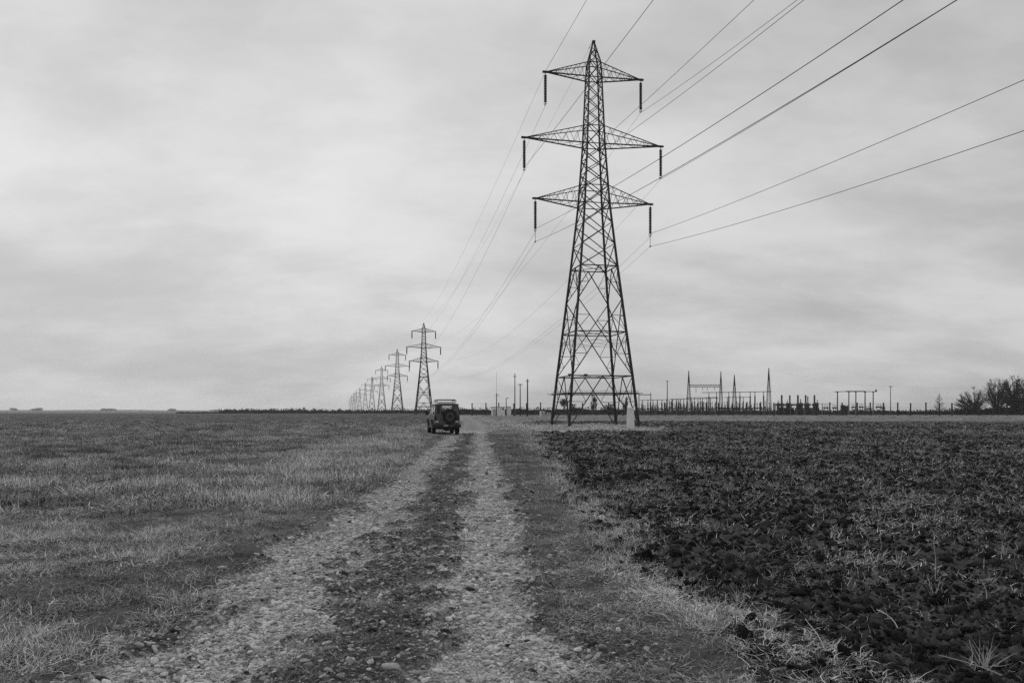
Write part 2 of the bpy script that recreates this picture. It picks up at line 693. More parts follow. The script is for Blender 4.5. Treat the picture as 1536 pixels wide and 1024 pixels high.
GM = shade_mat('grass_blades', 0.04, 0.62, 0.7, 0.25)
SM = shade_mat('gravel_stones', 0.04, 0.58, 0.85, 0.2, var=0.35, scale=2.5)
CM = shade_mat('soil_clods', 0.025, 0.165, 0.95, 0.1, var=0.5, scale=3.0, bump=.35)

turf = [blades_mesh('turf_tuft', 60, .15, .04, .12, .006, .75, 1.1, GM, 100 + k, .25) for k in range(5)]
longg = [blades_mesh('long_tuft', 60, .14, .08, .23, .0055, .65, 1.15, GM, 200 + k, .25) for k in range(5)]
strawm = [blades_mesh('straw_tuft', 12, .16, .05, .18, .0042, .9, .7, GM, 300 + k, .5) for k in range(6)]
straww = [blades_mesh('straw_tuft', 11, .18, .05, .24, .0085, .95, .7, GM, 350 + k, .5) for k in range(5)]
curly = [blades_mesh('curly_tuft', 34, .17, .08, .26, .0052, .7, .3, GM, 380 + k, .45, .55, 7) for k in range(5)]
clump = [blades_mesh('grass_clump', 70, .34, .08, .26, .012, .5, .6, GM, 400 + k, .1) for k in range(4)]
ALLG = src_collection('grass_tuft', turf + longg + strawm + clump + straww + curly)     # indices 0-4, 5-9, 10-15, 16-19, 20-24, 25-29
stones = src_collection('gravel_stone', [lump_mesh('gravel_stone', 500 + k, .52, .85, SM, 2 if k < 4 else 1) for k in range(7)])
clods = src_collection('soil_clod', [lump_mesh('soil_clod', 600 + k, .74, .68, CM, 3) for k in range(7)])


def sector_points(r0, r1, dens, half=R(39)):
    n = int(dens * half * (r1 * r1 - r0 * r0))
    r = np.sqrt(RNG.uniform(r0 * r0, r1 * r1, n))
    t = RNG.uniform(-half, half, n)
    return r * np.sin(t), r * np.cos(t)


def finish(name, xs, ys, idx, scl, shade, coll, label, cat, tilt=0.12, sink=0.0, zrot=True, dz=None):
    z = height(xs, ys) - sink
    if dz is not None:
        z = z + dz
    pts = np.stack([xs, ys, z], 1)
    rot = np.stack([RNG.normal(0, tilt, len(xs)), RNG.normal(0, tilt, len(xs)), RNG.uniform(0, 2 * PI, len(xs))], 1)
    return scatter(name, pts, idx, rot, scl, np.clip(shade, 0, 1.4), coll, label, cat)


def grow_grass():
    X, Y, I, S, H = [], [], [], [], []
    VX, VY, VI, VS, VH = [], [], [], [], []
    PX, PY, PI_, PS, PH = [], [], [], [], []
    for r0, r1, dens, far in ((3.2, 8, 120, 0), (8, 14, 75, 0), (14, 24, 34, 0), (24, 40, 13, 1), (40, 70, 5.0, 1), (70, 130, 1.8, 1), (130, 300, 0.16, 1)):
        x, y = sector_points(r0, r1, dens)
        u, un, rut, trk, soil = regions(x, y)
        cl = fbm(x * 0.55, y * 0.55, 4, 81)
        cl2 = fbm(x * 2.2, y * 2.2, 3, 83)
        cl3 = fbm(x * 0.95 + 40, y * 0.8, 4, 87)
        n = len(x)
        rnd = RNG.random(n)
        left = (un < -1.35 - .4 * np.exp(-(np.clip(y, 4, None) - 4) / 5)) & (rut < 0.4) & (soil < 0.5)
        strip = sstep(-8.0, -5.5, u) * (1 - sstep(-2.4, -1.7, u)) * sstep(9, 16, y) * left
        edge = 1 - sstep(-2.3, -1.2, un)                       # thins out toward the wheel rut
        # ---- left field, beyond the track on both sides too
        right_far = (soil < 0.3) & (trk < 0.2) & (un > 1.8) & (y > 60) & ~((np.abs(y - 64 + .1 * x + 3 * (cl - .5)) < 4.2) & (x < 4.5))
        keep = (left | right_far) & (rnd < np.where(left, 0.45 + 0.55 * edge, 0.8)) & (rnd < np.clip(0.16 + 3.2 * (cl3 - 0.28), 0.16, 1)) & ~((np.abs(u + 1.75) < 1.9) & (np.abs(y - 57.5) < 4.5))
        lng = RNG.random(n) < np.clip(0.12 + 1.3 * (cl - 0.48) + 0.75 * strip + 0.6 * right_far, 0, 1)
        pick = np.where(lng, 5 + RNG.integers(0, 5, n), RNG.integers(0, 5, n))
        crl = RNG.random(n) < (.45 if r1 < 25 else .2)
        pick = np.where(crl, 25 + RNG.integers(0, 5, n), pick)
        if r1 > 20:
            pick = np.where(RNG.random(n) < (.5 if not far else 1), 16 + RNG.integers(0, 4, n), pick)
        if False:
            pick = 16 + RNG.integers(0, 4, n)
        base = (0.33 + 0.18 * crl + 0.8 * (cl2 - 0.5) + 0.9 * (cl - 0.5) + 1.1 * (cl3 - .5) + RNG.normal(0, 0.13, n))
        farl = sstep(70, 110, y + 30 * (cl - .5)) * left
        base = base + 0.24 * strip - .16 * np.exp(-(np.clip(y, 4, None) - 4) / 3) + 0.42 * right_far * (y < 132) - 0.16 * farl
        base = base + np.where(RNG.random(n) < 0.10, 0.22, 0)
        k = 1.0 if r1 < 15 else (1.15 if r1 < 25 else (1.0 if r1 < 45 else (1.35 if r1 < 75 else 2.0)))
        sx = k * RNG.uniform(.75, 1.3, n)
        sz = (0.92 + 0.12 * strip) * RNG.uniform(.6, 1.15, n) * np.clip(0.5 + 2.2 * (cl3 - .36), .4, 1.3) * (.72 if r1 < 15 else (.85 if r1 < 45 else 1.0)) * np.where(farl > .5, .6, 1)
        X.append(x[keep]); Y.append(y[keep]); I.append(pick[keep]); H.append(base[keep])
        S.append(np.stack([sx, sx, sz], 1)[keep])
        # ---- the right hand verge between rut and plough
        e = x - soil_edge(y)
        nearw = np.exp(-(y - 4) / 4)
        fr = np.exp(-((e + 0.02 - .3 * nearw + 1.2 * (cl - .5)) / (0.36 + .3 * nearw)) ** 2)
        ver = (un > 1.25) & (e < 0.9 + .7 * nearw) & (y < 68) & (rnd < np.clip(0.9 * sstep(1.3, 1.7, un) * (e < 0) * np.clip(.2 + 2 * (cl2 - .3), .1, 1) + 1.25 * fr * np.clip(0.2 + 2.6 * (cl2 - 0.3), 0.1, 1), 0, 1))
        lngv = RNG.random(n) < np.clip(fr * (0.5 + 2 * (cl2 - .5)), 0, 1)
        pv = np.where(lngv, 5 + RNG.integers(0, 5, n), RNG.integers(0, 5, n))
        pv = np.where(RNG.random(n) < .6, 25 + RNG.integers(0, 5, n), pv)
        if far:
            pv = 16 + RNG.integers(0, 4, n)
        bv = 0.28 + 0.5 * fr + 0.5 * (cl2 - 0.5) + RNG.normal(0, 0.12, n)
        VX.append(x[ver]); VY.append(y[ver]); VI.append(pv[ver]); VH.append(bv[ver])
        VS.append((np.stack([sx, sx, sz * (1.0 if not far else 0.9) * (.5 + .75 * fr)], 1))[ver])
        # ---- middle of the track: thin turf
        if r1 < 45:
            mid = (trk > 0.5) & (rnd < np.clip(np.exp(-(un / .42) ** 2) * (cl2 * 2.6 - 0.6), 0, 0.7))
            PX.append(x[mid]); PY.append(y[mid]); PI_.append(np.where(RNG.random(n) < .5, 25 + RNG.integers(0, 5, n), RNG.integers(0, 5, n))[mid])
            PH.append((0.2 + 0.3 * (cl - .5) + RNG.normal(0, 0.1, n))[mid]); PS.append((np.stack([sx, sx, sz * 0.5], 1) * 0.75)[mid])
    c = np.concatenate
    finish('field_grass', c(X), c(Y), c(I), c(S), c(H), ALLG, 'rough winter grass over the field left of the track', 'grass')
    finish('verge_grass', c(VX), c(VY), c(VI), c(VS), c(VH), ALLG, 'pale tangled grass along the edge of the ploughed field', 'grass')
    finish('track_turf', c(PX), c(PY), c(PI_), c(PS), c(PH), ALLG, 'thin dark turf along the middle of the track', 'grass')
    # ---- straw turned up in the plough
    X, Y, I, S, H = [], [], [], [], []
    for r0, r1, dens, k in ((3.2, 9, 130, .75), (9, 18, 90, .85), (18, 40, 34, 1.05), (40, 80, 11, 1.4), (80, 131, 3.0, 1.9)):
        x, y = sector_points(r0, r1, dens)
        u, un, rut, trk, soil = regions(x, y)
        n = len(x)
        cl = fbm(x * 0.8, y * 0.8, 3, 181)
        keep = (soil > 0.6) & (RNG.random(n) < np.clip((cl - 0.37) * 1.9, 0.10, 1))
        sx = k * RNG.uniform(.5, 1.1, n)
        X.append(x[keep]); Y.append(y[keep]); I.append((10 + RNG.integers(0, 6, n) if r1 < 12 else 20 + RNG.integers(0, 5, n))[keep])
        S.append(np.stack([sx, sx, sx * .7], 1)[keep]); H.append(np.clip(RNG.normal(0.68, 0.36, n), .08, 1.4)[keep])
    finish('straw_litter', c(X), c(Y), c(I), c(S), c(H), ALLG, 'pale straw scraps scattered over the ploughed soil', 'straw', tilt=0.5, dz=.025)


grow_grass()


def lay_gravel():
    X, Y, I, S, H = [], [], [], [], []
    for r0, r1, dens, k in ((3.2, 6.5, 4600, .95), (6.5, 11, 2400, 1.05), (11, 20, 850, 1.3), (20, 40, 150, 1.8), (40, 62, 36, 2.4)):
        half = math.atan2(3.6, r0) if r0 < 8 else R(20)
        x, y = sector_points(r0, r1, dens, min(half, R(39)))
        u, un, rut, trk, soil = regions(x, y)
        n = len(x)
        cl = fbm(x * 1.3, y * 1.3, 4, 281)
        p = (0.42 + 0.58 * rut) * np.clip(0.25 + 1.6 * (cl - 0.25), 0.1, 1) * np.where(un > 1.55, 0.5, 1)
        keep = (trk > 0.4) & (RNG.random(n) < p)
        s = k * 0.0080 * np.exp(RNG.normal(0, 0.62, n))
        s = np.clip(s, 0.0035, 0.036 * k)
        X.append(x[keep]); Y.append(y[keep]); I.append(RNG.integers(0, 7, n)[keep])
        S.append(np.stack([s * RNG.uniform(1, 1.7, n), s * RNG.uniform(1, 1.4, n), s * RNG.uniform(.7, 1.2, n)], 1)[keep])
        H.append((0.28 + 0.46 * rut + RNG.normal(0, .30, n) + np.where(RNG.random(n) < .06, .25, 0))[keep])
    c = np.concatenate
    finish('gravel', c(X), c(Y), c(I), c(S), c(H), stones, 'loose gravel lying in the wheel ruts of the track', 'gravel', tilt=0.35)
    X, Y, I, S, H = [], [], [], [], []
    for r0, r1, dens, k in ((3.2, 8, 620, .85), (8, 16, 300, 1.0), (16, 34, 95, 1.4), (34, 66, 22, 2.1), (66, 131, 4, 3.2)):
        x, y = sector_points(r0, r1, dens)
        u, un, rut, trk, soil = regions(x, y)
        n = len(x)
        keep = (soil > 0.55)
        s = np.clip(k * 0.0115 * np.exp(RNG.normal(0, 0.8, n)), .004, .075 * k ** .5)
        X.append(x[keep]); Y.append(y[keep]); I.append(RNG.integers(0, 7, n)[keep])
        S.append(np.stack([s * RNG.uniform(.9, 1.8, n), s * RNG.uniform(1, 1.5, n), s * RNG.uniform(.7, 1.1, n)], 1)[keep])
        H.append(RNG.normal(0.35, .22, n)[keep])
    finish('soil_clods', c(X), c(Y), c(I), c(S), c(H), clods, 'dark lumps of turned soil lying over the ploughed field', 'soil', tilt=0.5)


lay_gravel()

# larger stones one can pick out on the track
STONES = [(334, 852, .055, 'flat pale stone on the left edge of the left rut'),
          (393, 856, .04, 'small pale stone in the left rut beside the grass'),
          (502, 964, .045, 'rounded pale stone in the dark strip between the ruts'),
          (586, 1001, .062, 'long flat white stone at the near end of the middle strip'),
          (624, 999, .04, 'knobbly light stone beside the long flat white stone'),
          (672, 1016, .04, 'pale stone at the bottom edge below the middle strip'),
          (696, 1017, .032, 'small light stone next to the gravel of the right rut'),
          (725, 916, .045, 'pale flat stone alone in the right rut'),
          (730, 968, .045, 'angular whitish stone in the right rut'),
          (580, 847, .045, 'small white stone on the strip halfway up to the vehicle'),
          (428, 942, .09, 'wide flat stone half sunk in the left rut'),
          (990, 1010, .07, 'dull grey rounded stone on the right verge'),
          (1012, 1016, .045, 'small dull stone touching the rounded one on the verge')]
for i, (px, py, s, lab) in enumerate(STONES):
    d = (EYE) * F / (py - HZ)
    x = gx(px, d)
    me = lump_mesh('stone', 900 + i, .42, .45, M['stone'] if px < 900 else M['greypole'], 3)
    o = bpy.data.objects.new('stone', me)
    COL.objects.link(o)
    o.location = (x, d, ground_z(x, d) + s * (.12 if s < .08 else -.02))
    o.scale = (s, s * .9, s * (.9 if s < .1 else .45))
    o.rotation_euler = (random.gauss(0, .1), random.gauss(0, .1), random.gauss(0, .4))
    tag(o, lab, 'stone', 'larger stones on the track')


# straw tufts and stalks standing out of the plough
def fan_tuft(px, py, n, h, spread, seed, label, flat=0.2):
    rg = random.Random(seed)
    d = EYE * F / (py - HZ)
    x = gx(px, d)
    b = MB()
    for i in range(n):
        az = rg.random() * 2 * PI
        ti = min(1.35, abs(rg.gauss(0, spread)) + (0.9 if rg.random() < flat else 0))
        L_ = h * (0.45 + 0.65 * rg.random())
        p = Vector((rg.gauss(0, .02), rg.gauss(0, .02), -.02))
        pts, rad = [p.copy()], [0.0032]
        for s in range(5):
            ti += rg.gauss(.06, .12)
            p = p + Vector((math.sin(ti) * math.cos(az), math.sin(ti) * math.sin(az), max(math.cos(ti), -.1))) * (L_ / 5)
            pts.append(p.copy())
            rad.append(0.0032 * (1 - (s + 1) / 5.6))
        b.tube(pts, rad, 3)
    o = b.build('straw_tuft', M['straw'], None, loc=(x, d, ground_z(x, d)))
    tag(o, label, 'straw tuft', 'straw tufts in the ploughed field')


fan_tuft(1112, 902, 26, .26, .55, 1, 'bushy pale straw tuft where the verge meets the plough')
fan_tuft(1248, 806, 22, .24, .75, 2, 'spiky straw tuft standing alone among the nearer clods')
fan_tuft(1402, 882, 20, .27, .6, 3, 'straw tuft round the foot of the tall upright stalk')
fan_tuft(1505, 826, 20, .24, .6, 4, 'straw tuft near the right edge, fanned upward')
fan_tuft(1478, 985, 24, .26, .7, 5, 'fanned straw tuft in the bottom right corner of the plough')
fan_tuft(1345, 845, 14, .2, .7, 6, 'low straw tuft behind the tall upright stalk')
fan_tuft(1160, 792, 10, .22, .7, 7, 'sparse bent straw tuft with one arching stem')
fan_tuft(1160, 865, 12, .2, .8, 8, 'flattened straw scrap pressed between dark clods')


def stalk(p0, p1, lift, r, label):
    """p0, p1: photo pixels of foot and tip, lift: how high the tip stands (m)"""
    d0 = EYE * F / (p0[1] - HZ)
    a = Vector((gx(p0[0], d0), d0, 0))
    a.z = ground_z(a.x, a.y)
    d1 = d0 if lift is None else (EYE - lift) * F / (p1[1] - HZ)
    q = Vector((gx(p1[0], d1), d1, gz(p1[1], d1)))
    b = MB()
    pts = [Vector((0, 0, -.02))]
    for s in range(1, 7):
        t = s / 6
        p = (q - a) * t
        p += Vector((0.012 * math.sin(t * 5), 0, 0.02 * math.sin(t * PI)))
        pts.append(p)
    b.tube(pts, [r * (1 - .09 * s) for s in range(7)], 4)
    o = b.build('straw_stalk', M['straw'], None, loc=a)
    tag(o, label, 'straw stalk', 'single straw stalks in the ploughed field')


stalk((1402, 868), (1402, 797), None, .0035, 'tall single straw stalk standing upright in the plough')
stalk((1346, 852), (1357, 822), None, .0035, 'short leaning straw stalk left of the tall upright one')
stalk((1320, 822), (1322, 802), None, .0035, 'stubby upright straw stalk behind the leaning one')
stalk((1240, 975), (1210, 927), .06, .004, 'long straight straw stalk lying at a slant across the soil')
stalk((1349, 939), (1323, 914), .06, .004, 'short straight straw stalk lying on the soil in the open plough')
stalk((1532, 1008), (1412, 982), .05, .0045, 'long pale straw stalk lying flat in the bottom right corner')
stalk((1480, 905), (1474, 868), None, .004, 'thin crooked straw stalk standing near the right edge')
stalk((1456, 980), (1457, 958), None, .0035, 'small upright straw stalk beside the corner tuft')
stalk((1004, 934), (978, 918), .05, .006, 'pale bent reed lying on the grass of the verge')


# ------------------------------------------------------------------ pylons
PROFILE = [(-.2, 7.24), (0, 7.2), (5.15, 6.2), (9.6, 5.25), (16.3, 3.85), (22.75, 2.6), (24.6, 2.4), (28.9, 1.85), (30.75, 1.72), (35.75, 1.34), (37.3, 1.2), (39.5, .14)]
ARMS = [(36.1, 35.75, 37.3, 5.1, 'upper'), (29.3, 28.9, 30.75, 7.3, 'middle'), (23.2, 22.75, 24.6, 6.15, 'lower')]
INS_LEN = 3.3


def width(z):
    return float(np.interp(z, [p[0] for p in PROFILE], [p[1] for p in PROFILE])) / 2


def corner(s, t, z):
    w = width(z)
    return Vector((s * w, t * w, z))


def attach(side, k):
    """lower end of the insulator string hanging from arm k, pylon space"""
    zt, zb, zt2, a, _ = ARMS[k]
    return Vector((side * a, 0, zt - .12 - INS_LEN))


FACES = [((-1, -1), (1, -1)), ((1, -1), (1, 1)), ((1, 1), (-1, 1)), ((-1, 1), (-1, -1))]


def brace_into(b, k, detail):
    rb, rs = .06 * k, .036 * k

    def P(c, z):
        return corner(c[0], c[1], z)
    for c0, c1 in FACES:
        # horizontals
        for z in (5.15, 9.6, 16.3, 22.75, 24.6, 28.9, 30.75, 35.75, 37.3):
            b.bar(P(c0, z), P(c1, z), rb * (1.15 if z < 17 else .9))

        def mid(z):
            return (P(c0, z) + P(c1, z)) / 2
        # lower body: K frames
        for zt, zl in ((5.15, 0.0), (9.6, 5.15), (16.3, 12.9)):
            for c in (c0, c1):
                b.bar(mid(zt), P(c, zl), rb)
                if detail:
                    q = mid(zt).lerp(P(c, zl), .5)
                    zm = q.z
                    b.bar(q, P(c, zm), rs)
                    b.bar(q, P(c, zt), rs)
                    q2 = mid(zt).lerp(P(c, zl), .76)
                    b.bar(q2, P(c, q2.z), rs * .8)
                    b.bar(q2, P(c, zm), rs * .8)
        for c in (c0, c1):
            b.bar(P(c, 12.9), mid(9.6), rb)
            if detail:
                q = P(c, 12.9).lerp(mid(9.6), .5)
                b.bar(q, P(c, q.z), rs)
                b.bar(q, P(c, 9.6), rs)
        # upper body: crossed panels
        lev = [16.3, 18.6, 20.8, 22.75, 24.6, 26.1, 27.5, 28.9, 30.75, 32.0, 33.2, 34.5, 35.75, 37.3, 38.2, 38.9]
        for i in range(len(lev) - 1):
            z0, z1 = lev[i], lev[i + 1]
            r = rb * (.9 if z0 < 28 else .72)
            b.bar(P(c0, z0), P(c1, z1), r)
            b.bar(P(c1, z0), P(c0, z1), r)
    # plan bracing at the belts
    for z in (5.15, 9.6, 16.3):
        b.bar(corner(-1, -1, z), corner(1, 1, z), rs)
        b.bar(corner(1, -1, z), corner(-1, 1, z), rs)


def arm_into(b, side, k_, k, detail):
    zt, zb, zu, a, _ = ARMS[k_]
    tip = Vector((side * a, 0, zt))
    rc, rt, rs = .075 * k, .05 * k, .024 * k
    for t in (-1, 1):
        pb, pt = corner(side, t, zb), corner(side, t, zu)
        b.bar(pb, tip, rc)
        b.bar(pt, tip, rt)
        if detail:
            n = 5
            for i in range(n):
                f0, f1 = i / n, (i + .5) / n
                b.bar(pb.lerp(tip, f0 if i else .02), pt.lerp(tip, f1), rs)
                b.bar(pt.lerp(tip, f1), pb.lerp(tip, (i + 1) / n * .98), rs)
    if detail:
        for i in range(5):
            f0, f1 = i / 5, (i + 1) / 5 * .97
            b.bar(corner(side, -1, zb).lerp(tip, f0), corner(side, 1, zb).lerp(tip, f1), rs)
            b.bar(corner(side, -1, zu).lerp(tip, f0), corner(side, 1, zu).lerp(tip, f0), rs)
    b.cbox((tip.x + side * .05, 0, zt), .5, .22 * k, .17 * k)


def insulator_into(b, side, k_, k, sides=8):
    zt, zb, zu, a, _ = ARMS[k_]
    x = side * a
    b.bar((x, 0, zt - .05), (x, 0, zt - .3), .035 * k)
    prof = [(.04 * k, zt - .28)]
    n = 17
    z0, L_ = zt - .32, INS_LEN - .5
    for i in range(n):
        z = z0 - L_ * i / n
        s = L_ / n
        prof += [(.1 * k, z), (.168 * k, z - s * .38), (.16 * k, z - s * .6), (.1 * k, z - s * .7)]
    prof.append((.04 * k, z0 - L_))
    b.lathe(prof, (x, 0, 0), sides)


def make_pylon(k, name='pylon'):
    root = empty(name, (0, 0, 0))
    for s in (-1, 1):
        for t in (-1, 1):
            b = MB()
            zs = [-.2, 5.15, 9.6, 16.3, 22.75, 28.9, 35.75, 37.3, 39.5]
            b.tube([corner(s, t, z) for z in zs], [r * k for r in (.16, .155, .15, .14, .125, .105, .088, .075, .065)], 4)
            b.build('leg', M['steel'], root)
    b = MB()
    brace_into(b, k, True)
    b.build('lattice_bracing', M['steel'], root)
    b = MB()
    b.cbox((0, 0, 39.6), .3, .3, .22)
    b.bar((-.15, 0, 39.5), (-.55, -.1, 38.8), .03 * k)
    b.build('peak_cap', M['steel'], root)
    for i in range(3):
        for s in (-1, 1):
            b = MB()
            arm_into(b, s, i, k, True)
            a = b.build('cross_arm', M['steel'], root)
            b = MB()
            insulator_into(b, s, i, k)
            b.build('insulator', M['ins'], a)
            p = attach(s, i)
            b = MB()
            b.bar((p.x, 0, p.z + .22), (p.x, 0, p.z), .03 * k)
            b.bar((p.x, -.28, p.z + .1), (p.x, .28, p.z + .1), .03 * k)
            b.bar((p.x, -.28, p.z + .1), (p.x, -.36, p.z + .36), .022 * k)
            b.bar((p.x, .28, p.z + .1), (p.x, .36, p.z + .36), .022 * k)
            b.bar((p.x - .16, 0, p.z + .18), (p.x + .16, 0, p.z + .18), .025 * k)
            if i == 2:
                b.bar((p.x, 0, p.z), (p.x, 0, p.z - .95), .025 * k)
                b.cbox((p.x, 0, p.z - .98), .1, .34, .1)
            b.build('clamp', M['steel'], a)
    # anti-climbing guard low on the body: frames of bars and barbed strands
    b = MB()
    z = 3.4
    w = width(z) + .3
    for c0, c1 in FACES:
        b.bar((c0[0] * w, c0[1] * w, z), (c1[0] * w, c1[1] * w, z), .085 * k)
        b.bar((c0[0] * w, c0[1] * w, z + .22), (c1[0] * w, c1[1] * w, z + .22), .02 * k)
    for s in (-1, 1):
        for t in (-1, 1):
            w = width(3.3)
            b.bar((s * w, t * w, 3.3), (s * (w + .8), t * (w + .1), 3.42), .04 * k)
            b.bar((s * w, t * w, 3.3), (s * (w + .1), t * (w + .8), 3.42), .04 * k)
    b.build('anti_climb_guard', M['steel'], root)
    # upper barbed strands, looped loosely
    b = MB()
    rg = random.Random(5)
    for c0, c1 in FACES:
        for j in range(3):
            pts = []
            for i in range(15):
                t = i / 14
                w = width(8.75) + .1
                x = (c0[0] * (1 - t) + c1[0] * t) * w
                y = (c0[1] * (1 - t) + c1[1] * t) * w
                pts.append((x + rg.gauss(0, .06), y + rg.gauss(0, .06), 8.62 + .14 * j - .2 * math.sin(PI * t) + rg.gauss(0, .07)))
            b.tube(pts, .016 * k, 3)
    b.build('barbed_strand', M['steel'], root)
    return root


LINE = R(11)
DEST = [(8.40, 82.0, LINE), (gx(635.6, 345), 345, R(11.5)), (gx(595.9, 491), 491, R(12.0)), (gx(572.5, 677), 677, R(12)), (gx(557.9, 872), 872, R(12)),
        (gx(548, 1054), 1054, R(12)), (gx(539.7, 1281), 1281, R(12)), (gx(534.4, 1512), 1512, R(12)), (gx(530.9, 1680), 1680, R(12)),
        (gx(527.6, 1972), 1972, R(12)), (gx(524.6, 2420), 2420, R(12))]
near = make_pylon(1.0)
near.location = (DEST[0][0], DEST[0][1], 0)
near.rotation_euler.z = DEST[0][2]
tag(near, 'tall near lattice pylon with three tiers of cross arms', 'pylon', 'pylons of the power line')
# two small bowl-shaped fittings on the belt of the near pylon
for fx_ in (-.55, .02):
    b = MB()
    w = width(5.15)
    b.lathe([(.03, 5.2), (.04, 5.4), (.16, 5.44), (.22, 5.54), (.2, 5.58), (.05, 5.6)], (fx_ * w, w, 0), 10)
    b.build('belt_fitting', M['steel'], near)
far1 = make_pylon(1.75)
far1.location = (DEST[1][0], DEST[1][1], 0)
far1.rotation_euler.z = DEST[1][2]
tag(far1, 'second pylon, standing just left of the off-road vehicle', 'pylon', 'pylons of the power line')
names = ['third', 'fourth', 'fifth', 'sixth', 'seventh', 'eighth', 'ninth', 'tenth', 'eleventh']
for i in (2, 3):
    c = copy_tree(far1)
    c.location = (DEST[i][0], DEST[i][1], 0)
    c.rotation_euler.z = DEST[i][2]
    c['label'] = '%s pylon from the viewer in the receding line' % names[i - 2]
# the rest are too far to show parts: one mesh each
b = MB()
for s in (-1, 1):
    for t in (-1, 1):
        b.tube([corner(s, t, z) for z in (-.2, 9.6, 22.75, 35.75, 39.5)], [.3, .28, .25, .2, .15], 4)
brace_into(b, 2.4, False)
for i in range(3):
    for s in (-1, 1):
        arm_into(b, s, i, 2.2, False)
        zt, zb, zu, a, _ = ARMS[i]
        b.bar((s * a, 0, zt), (s * a, 0, zt - INS_LEN), .2)
src = None
for i in range(4, 11):
    if src is None:
        c = src = b.build('pylon', M['steel'])
    else:
        c = src.copy()
        COL.objects.link(c)
    c.location = (DEST[i][0], DEST[i][1], 0)
    c.rotation_euler.z = DEST[i][2]
    tag(c, '%s pylon from the viewer in the receding line%s' % (names[i - 2], ', the faintest and last' if i == 10 else ''), 'pylon', 'pylons of the power line')


# ------------------------------------------------------------------ conductors
def to_world(p, i):
    x, y, a = DEST[i]
    c, s = math.cos(a), math.sin(a)
    return Vector((x + p.x * c - p.y * s, y + p.x * s + p.y * c, p.z))


def span(p, q, sag, r, label, group, n=40):
    b = MB()
    pts = []
    for i in range(n + 1):
        t = i / n
        w = p.lerp(q, t)
        w.z -= 4 * sag * t * (1 - t)
        pts.append(w - p)
    b.tube(pts, r, 5)
    o = b.build('conductor_wire', M['wire'], None, loc=p)
    tag(o, label, 'power line wire', group)
    return o


LDIR = Vector((math.sin(LINE), -math.cos(LINE), 0))       # along the line, toward and past the viewer


def near_wire(p, ex, ey, label, r=.018, L_=200.0):
    """from pylon point p along the line past the viewer, hanging so that it leaves the photo at pixel (ex, ey)"""
    k = (ex - 768) / F
    # p.x + s*lx = k*(p.y + s*ly)
    s = (p.x - k * p.y) / (k * LDIR.y - LDIR.x)
    d = p.y + s * LDIR.y
    z = gz(ey, d)
    t = s / L_
    drop = p.z - z
    sag = drop / (4 * t * (1 - t))
    q = p + LDIR * L_
    return span(p, q, sag, r, label, 'wires from the near pylon toward the viewer', 60)


def pix_pt(px, py, side, k, dz=0.0):
    w = to_world(attach(side, k), 0)
    return Vector((w.x, w.y, w.z + dz))


W = {}
UL, UR = to_world(attach(-1, 0), 0), to_world(attach(1, 0), 0)
ML, MR = to_world(attach(-1, 1), 0), to_world(attach(1, 1), 0)
LL, LR = to_world(attach(-1, 2), 0), to_world(attach(1, 2), 0)
low = Vector((0, 0, -.98))
up = Vector((0, 0, .35))
tipUL = to_world(Vector((-ARMS[0][3], 0, ARMS[0][0] + .05)), 0)
near_wire(LR + low, 1536, 196, 'wire from the lower right arm, lowest of the wires crossing to the right edge')
near_wire(LR + up, 1536, 120, 'wire from the lower right arm, upper of the two reaching the right edge')
near_wire(MR, 1436, 0, 'thick dark wire running from the middle right insulator to the top edge')
near_wire(LL + low, 1434, 1, 'wire from the lower left arm passing behind the middle right insulator')
near_wire(LL + up, 1355, 0, 'wire from the lower left arm crossing above the middle right arm tip')
near_wire(to_world(Vector((.9, -.9, 28.3)), 0), 1206, 0, 'wire passing behind the pylon just under the upper right insulator')
near_wire(UR, 1196, 0, 'wire rising from the foot of the upper right insulator')
near_wire(to_world(Vector((.9, .9, 29.6)), 0), 1131, 0, 'wire passing behind the pylon and over the upper right insulator')
near_wire(ML + up, 980, 0, 'wire rising steeply from behind the pylon peak to the top edge')
near_wire(tipUL, 880, 0, 'wire rising steeply from the upper left arm tip to the top edge')

G2 = 'wires from the near pylon to the second pylon'
sgn = {-1: 'left', 1: 'right'}
for i in range(3):
    for s in (-1, 1):
        p, q = to_world(attach(s, i), 0), to_world(attach(s, i), 1)
        nm = ARMS[i][4]
        if i == 2:
            span(p + low, q + low, 7.5, .012, 'wire from the %s %s insulator to the second pylon, the lower of its pair' % (nm, sgn[s]), G2)
        span(p, q, 8.0 if i else 6.5, .012, 'wire from the %s %s insulator to the second pylon%s' % (nm, sgn[s], ', the upper of its pair' if i == 2 else ''), G2)
span(to_world(Vector((-.3, 0, 39.2)), 0), to_world(Vector((-.2, 0, 39.4)), 1), 5.0, .009, 'thin earth wire from the peak of the near pylon to the second pylon', G2)
span(tipUL, to_world(Vector((-ARMS[0][3], 0, ARMS[0][0])), 1), 5.0, .011, 'wire from the upper left arm tip to the second pylon', G2)
G3 = 'wires strung between the far pylons'
for j in range(1, 4):
    for i in range(3):
        for s in (-1, 1):
            span(to_world(attach(s, i), j), to_world(attach(s, i), j + 1), 4.5, .017, 'faint thin wire strung between two of the far pylons', G3, 16)


